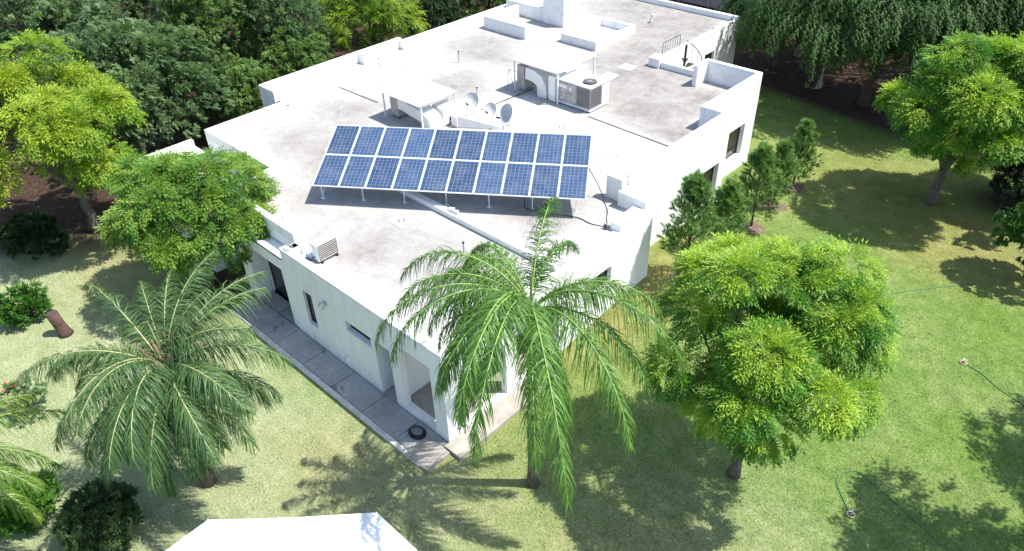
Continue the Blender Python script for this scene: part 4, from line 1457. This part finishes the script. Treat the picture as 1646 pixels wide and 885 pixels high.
palm('yellowish palm at the bottom left edge of the picture', (-19.0, -1.75), 3.0, FP3, ('frond_lime', 'rachis_pale'), .15, (.1, .1), 0, 37, .78, 105)


# young pines along the right facade
def pine(label, x, y, h, r, seed, n_br=46, lean=(0, 0)):
    z = float(gz(x, y))
    o = thing('young_pine', label, 'pine tree', (x, y, z), 'young pines along the facade')
    q = np.random.default_rng(seed)
    MB().tube([(0, 0, -.1), (lean[0]*.3, lean[1]*.3, h*.4), (lean[0], lean[1], h*.96)], [.055, .04, .012], 8).build('trunk', 'bark_dark', o, True)
    s = np.sort(q.uniform(.16, .97, n_br))
    az = np.arange(n_br)*2.399+q.normal(0, .3, n_br)
    ln = r*1.15*(1-s)**.7*np.minimum(1, .45+s*2.2)*q.uniform(.75, 1.15, n_br)+.12
    el = .35+.75*s+q.normal(0, .12, n_br)
    root = np.stack([lean[0]*s, lean[1]*s, h*s], -1)
    D = np.stack([np.cos(el)*np.cos(az), np.cos(el)*np.sin(az), np.sin(el)], -1)
    b = MB()
    for k in range(n_br):
        e = root[k]+D[k]*ln[k]
        b.tube([tuple(root[k]), tuple(root[k]+D[k]*ln[k]*.5-np.array([0, 0, .03])), tuple(e)], [.014, .010, .004], 4, False)
    b.build('branches', 'bark_dark', o)
    nt_ = 15
    bi = np.repeat(np.arange(n_br), nt_)
    u = q.uniform(.22, 1.0, len(bi))**.8
    side = nrm(q.normal(size=(len(bi), 3)))
    O = root[bi]+D[bi]*(ln[bi]*u)[:, None]+side*(.03+ln[bi]*(.05+.12*(1-u)))[:, None]
    T = nrm(D[bi]*.9+side*.7+np.array([0, 0, .55]))
    T, B, Nn = frames(T, np.tile([0.1, .2, 1.], (len(bi), 1)))
    v, f = place(TUFT[0], TUFT[1], O, T, B, Nn, q.uniform(.15, .26, len(bi)))
    ti = np.clip(.42+q.normal(0, .15, len(bi))+.25*(u-.6), 0, 1)
    npmesh('needles', v, f, 'needle', o, np.repeat(ti, len(TUFT[0])))
    disc('soil_patch', x, y, .55, 'mulch', None, .03, seed).name = 'soil_patch'
    return o


pine('bushy young pine nearest the palm, tallest beside the facade', -10.46, 19.95, 4.2, 1.4, 1, 84, (-.1, 0))
pine('young pine second from the palm, slim and upright', -10.49, 22.53, 3.0, .95, 2, 60)
pine('full young pine in the middle of the row of five', -10.67, 25.45, 3.55, 1.15, 3, 70, (-.1, 0))
pine('short young pine fourth from the palm, overlapping its neighbour', -10.91, 27.87, 2.85, .9, 4, 54)
pine('slender young pine farthest along the row by the far window', -11.03, 30.04, 3.1, .9, 5, 56)
for o in list(bpy.data.objects):
    if o.name.startswith('soil_patch') and o.parent is None:
        tag(o, 'round patch of brown mulch at the foot of a young pine', 'soil patch', 'mulch patches under the pines', 'structure')

# background trees beyond the house, each with its own trunk and crown
BG = [
    # name, label, base, centre, radii, material, lobes, rosettes, leaves, leaf length, template
    ('grey_green_tree', 'large grey-green tree filling the top left corner', (-47, 10.2), (-46.6, 10.6, 4.4), (6.2, 6.2, 4.3), 'leaf_grey', 60, 56, 7, .40, SPR),
    ('grey_green_tree', 'grey-green tree behind the yellow-green tree', (-37.4, 12.6), (-37.1, 12.4, 3.7), (4.1, 4.1, 3.5), 'leaf_grey', 50, 56, 7, .36, SPR),
    ('grey_green_tree', 'grey-green tree at the top edge left of the conifers', (-51.6, 17.0), (-51.4, 16.6, 5.0), (5.4, 5.4, 4.4), 'leaf_grey', 46, 44, 7, .46, SPR),
    ('conifer', 'sunlit bushy conifer left of the house roof', (-38.6, 17.2), (-38.4, 17.1, 4.8), (2.7, 2.7, 4.4), 'leaf_conifer', 46, 44, 7, .34, SPR),
    ('conifer', 'darker bushy conifer at the top edge beside the bright tree', (-37.6, 20.7), (-37.4, 20.7, 4.2), (2.5, 2.5, 4.0), 'leaf_grey', 40, 44, 7, .34, SPR),
    ('conifer', 'low olive conifer standing against the left parapet', (-35.1, 16.9), (-35.0, 16.8, 2.2), (1.8, 1.8, 2.0), 'leaf_conifer', 30, 36, 7, .28, SPR),
    ('conifer', 'slim conifer behind the left parapet step', (-34.9, 19.6), (-34.8, 19.7, 2.8), (1.8, 1.8, 2.8), 'leaf_conifer', 34, 38, 7, .28, SPR),
    ('leafy_tree', 'bright yellow-green tree at the top edge behind the roof', (-36.6, 26.1), (-36.5, 26.0, 3.8), (3.2, 3.2, 2.7), 'leaf_lime', 30, 34, 8, .42, PIN4),
    ('cypress_bush', 'dense dark green bush right of the bright tree at the top', (-37.6, 31.8), (-37.6, 31.8, 2.0), (2.0, 2.0, 2.1), 'leaf_dark', 34, 40, 7, .30, SPR),
    ('cypress_bush', 'dark green bush at the top edge beside the far roof corner', (-37.4, 36.9), (-37.4, 36.9, 2.2), (2.5, 2.5, 2.3), 'leaf_conifer', 30, 36, 7, .34, SPR),
    ('cypress_bush', 'far green bush at the top edge beyond the rear roof box', (-37.0, 42.0), (-37.0, 42.0, 2.4), (3.0, 3.0, 2.4), 'leaf_grey', 30, 34, 7, .36, SPR),
    ('grey_green_tree', 'grey-green tree at the top edge above the sunlit conifer', (-46.0, 21.5), (-46.0, 21.5, 5.0), (4.2, 4.2, 4.4), 'leaf_conifer', 40, 38, 7, .46, SPR),
    ('grey_green_tree', 'dark tree at the top edge behind the bright tree', (-43.0, 28.8), (-43.0, 28.8, 4.2), (3.6, 3.6, 4.0), 'leaf_grey', 36, 34, 7, .44, SPR),
    ('grey_green_tree', 'far tree beyond the dark green bush at the top edge', (-46.0, 37.5), (-46.0, 37.5, 4.4), (4.2, 4.2, 4.0), 'leaf_dark', 34, 30, 7, .5, SPR),
]
for (nm, lb, ba, ce, ra, mt, nl, ro_, le, ll, tp) in BG:
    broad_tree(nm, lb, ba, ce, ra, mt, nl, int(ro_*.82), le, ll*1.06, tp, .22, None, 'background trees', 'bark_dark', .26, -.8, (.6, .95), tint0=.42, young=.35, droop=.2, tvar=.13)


# willows: hanging strands from an umbrella of lobes
def willow(label, base, cen, radii, mat, n_lobes=34, strands=34, seed=0, lime=False):
    global rng
    rng = np.random.default_rng(900+seed)
    o = thing('weeping_tree', label, 'tree', (base[0], base[1], float(gz(*base))), 'background trees')
    c = np.array(cen)-np.array([base[0], base[1], 0])
    lobes, dirs = lobes_for(c, radii, n_lobes, -.25, .15, (.5, .95))
    trunk_mesh((0, 0, 0), (c[0]*.3, c[1]*.3, cen[2]-radii[2]*.7), .26, lobes).build('trunk', 'bark_dark', o, True)
    if lime:
        MB().tube([(0, 0, -.05), (0, 0, .6), (0, 0, 1.2)], [.375, .305, .285], 14, False).build('whitewash', 'limewash', o, True)
    li = np.repeat(np.arange(n_lobes), strands)
    n = len(li)
    O0 = lobes[li]+rand_dirs(n)*np.array([1, 1, .7])*(.27*np.mean(radii))*rng.uniform(.5, 1.1, (n, 1))
    ln = rng.integers(3, 8, n)
    outd = nrm((O0-c)*np.array([1, 1, .25])+rng.normal(0, .2, (n, 3)))
    allO, allT = [], []
    cur = O0.copy()
    dcur = outd.copy()
    for k in range(7):
        act = ln > k
        allO.append(cur[act])
        allT.append(dcur[act])
        cur = cur+dcur*.34
        dcur = nrm(dcur+np.array([0, 0, -.55])+rng.normal(0, .12, (n, 3)))
    O, T = np.concatenate(allO), np.concatenate(allT)
    T, B, Nn = frames(T, np.tile([.2, .1, 1.], (len(T), 1)))
    v, f = place(SPR[0], SPR[1], O, T, B, Nn, rng.uniform(.38, .55, len(O)))
    ti = np.clip(.42+rng.normal(0, .18, len(O)), 0, 1)
    npmesh('crown', v, f, mat, o, np.repeat(ti, len(SPR[0])))


willow('dark weeping tree shading the rear wing and patio', (-15.4, 41.8), (-14.7, 39.9, 4.8), (4.0, 3.8, 3.2), 'leaf_willow', 36, 34, 1, True)
willow('low dark weeping tree hanging over the ground behind the patio', (-18.6, 43.4), (-17.9, 42.6, 4.1), (3.3, 3.1, 2.8), 'leaf_willow', 34, 36, 7)
willow('weeping tree in the middle of the dark group at the top right', (-12.3, 41.0), (-11.2, 39.6, 4.9), (3.1, 3.1, 2.6), 'leaf_willow', 32, 34, 2)
willow('paler weeping tree behind the light green round tree', (-9.6, 42.4), (-9.4, 41.6, 5.0), (3.5, 3.3, 2.8), 'leaf_willow', 34, 36, 3)
willow('weeping tree at the top right corner of the picture', (-6.6, 43.6), (-6.4, 43.4, 5.0), (4.2, 3.8, 3.2), 'leaf_willow', 34, 34, 4)
willow('dark weeping tree at the top edge behind the rear wing', (-18.4, 46.0), (-17.8, 45.2, 5.6), (4.2, 4.0, 3.4), 'leaf_dark', 34, 32, 5, True)
willow('far dark weeping tree at the top edge', (-11.5, 48.0), (-11.5, 47.6, 5.6), (5.4, 4.2, 3.8), 'leaf_dark', 36, 32, 6)


# shrubs
def shrub(name, label, x, y, r, h, mat, nl=14, ros=16, leaves=7, ll=.24, tpl=SPRB, flowers=0, tint0=.45, group=None, cat='shrub'):
    global rng
    rng = np.random.default_rng(int(abs(x)*1000+abs(y)*77))
    z = float(gz(x, y))
    o = thing(name, label, cat, (x, y, z), group)
    c = np.array([0, 0, h*.52])
    lobes, _ = lobes_for(c, (r, r, h*.5), nl, -.7)
    b = MB()
    for l in lobes:
        b.tube(limb_pts((0, 0, -.05), l, .05, 3), [.025, .02, .012, .006], 5)
    b.build('stems', 'bark_dark', o)
    crown('foliage', o, c, (r, r, h*.5), ros, leaves, ll, tpl, mat, lobes, .38, .1, tint0)
    for k in range(flowers):
        dd = nrm(rng.normal(size=3)+np.array([0, 0, .7]))
        p_ = c+dd*np.array([r*1.15, r*1.15, h*.62])
        fl = MB()
        for j in range(6):
            a = j*1.047
            fl.quad((0, 0, 0), (.05*math.cos(a-.4), .05*math.sin(a-.4), .03), (.075*math.cos(a), .075*math.sin(a), .02), (.05*math.cos(a+.4), .05*math.sin(a+.4), .03))
        fl.build('flower', 'rose', o, False, 0, tuple(p_))
    return o


shrub('round_shrub', 'small glossy green shrub beside the tree stump', -27.95, 2.75, .75, 1.0, 'leaf_mid', 16, 14, 6, .26, tint0=.15)
shrub('rose_bush', 'sparse rose bush with red blooms left of the palm', -22.7, 1.05, .55, 1.25, 'leaf_grey', 9, 9, 6, .22, flowers=5)
shrub('round_shrub', 'dark shrub under the palm at the bottom left', -16.28, .85, .85, 1.3, 'leaf_dark', 18, 20, 7, .24, tint0=.6)
shrub('round_shrub', 'leafy green shrub at the bottom left edge under palm fronds', -18.7, -.45, .8, .9, 'leaf_mid', 14, 18, 7, .24, tint0=.3)
shrub('round_shrub', 'dark round shrub in deep shade at the left edge', -32.1, 4.6, 1.05, 1.6, 'leaf_dark', 20, 22, 7, .28)
shrub('round_shrub', 'wide dark shrub in the shade right of the light green tree', -2.6, 34.9, 1.6, 2.4, 'leaf_dark', 20, 24, 7, .34)
shrub('round_shrub', 'low dark shrub between the conifers and the left parapet', -35.4, 16.6, 1.1, 1.5, 'leaf_grey', 18, 22, 7, .3, tint0=.3)
shrub('round_shrub', 'low grey shrub on the litter beside the left wall', -38.8, 17.2, 1.3, 1.9, 'leaf_grey', 18, 22, 7, .32)
broad_tree('small_tree', 'small dark green tree cut by the right edge of the picture', (-1.35, 29.35), (-1.25, 29.3, 2.3), (1.35, 1.35, 1.7), 'leaf_mid', 20, 24, 7, .28, SPRB, .06, None, None, 'bark_dark', .36, -.8, tint0=.2, young=.15)
broad_tree('small_tree', 'thin drooping sapling near the right edge above the small tree', (-2.45, 31.55), (-2.45, 31.6, 2.0), (.55, .55, 1.3), 'leaf_dark', 10, 14, 6, .24, SPRB, .04, None, None, 'bark_dark', .38, -.8)
# trees standing just right of the frame: their shade reaches into the lawn
broad_tree('shade_tree', 'leafy tree right of the frame shading the lawn by the far sprinkler hose', (5.9, 23.6), (5.7, 23.4, 7.0), (2.7, 3.0, 2.4), 'leaf_mid', 26, 22, 7, .55, PIN4, .18, (5.8, 23.5, 4.4), 'trees right of the frame', 'bark', .30)
broad_tree('shade_tree', 'leafy tree right of the frame shading the near lawn corner', (4.3, 17.3), (4.2, 17.3, 7.0), (3.4, 2.6, 2.3), 'leaf_mid', 26, 22, 7, .55, PIN4, .18, (4.2, 17.3, 4.6), 'trees right of the frame', 'bark', .30)
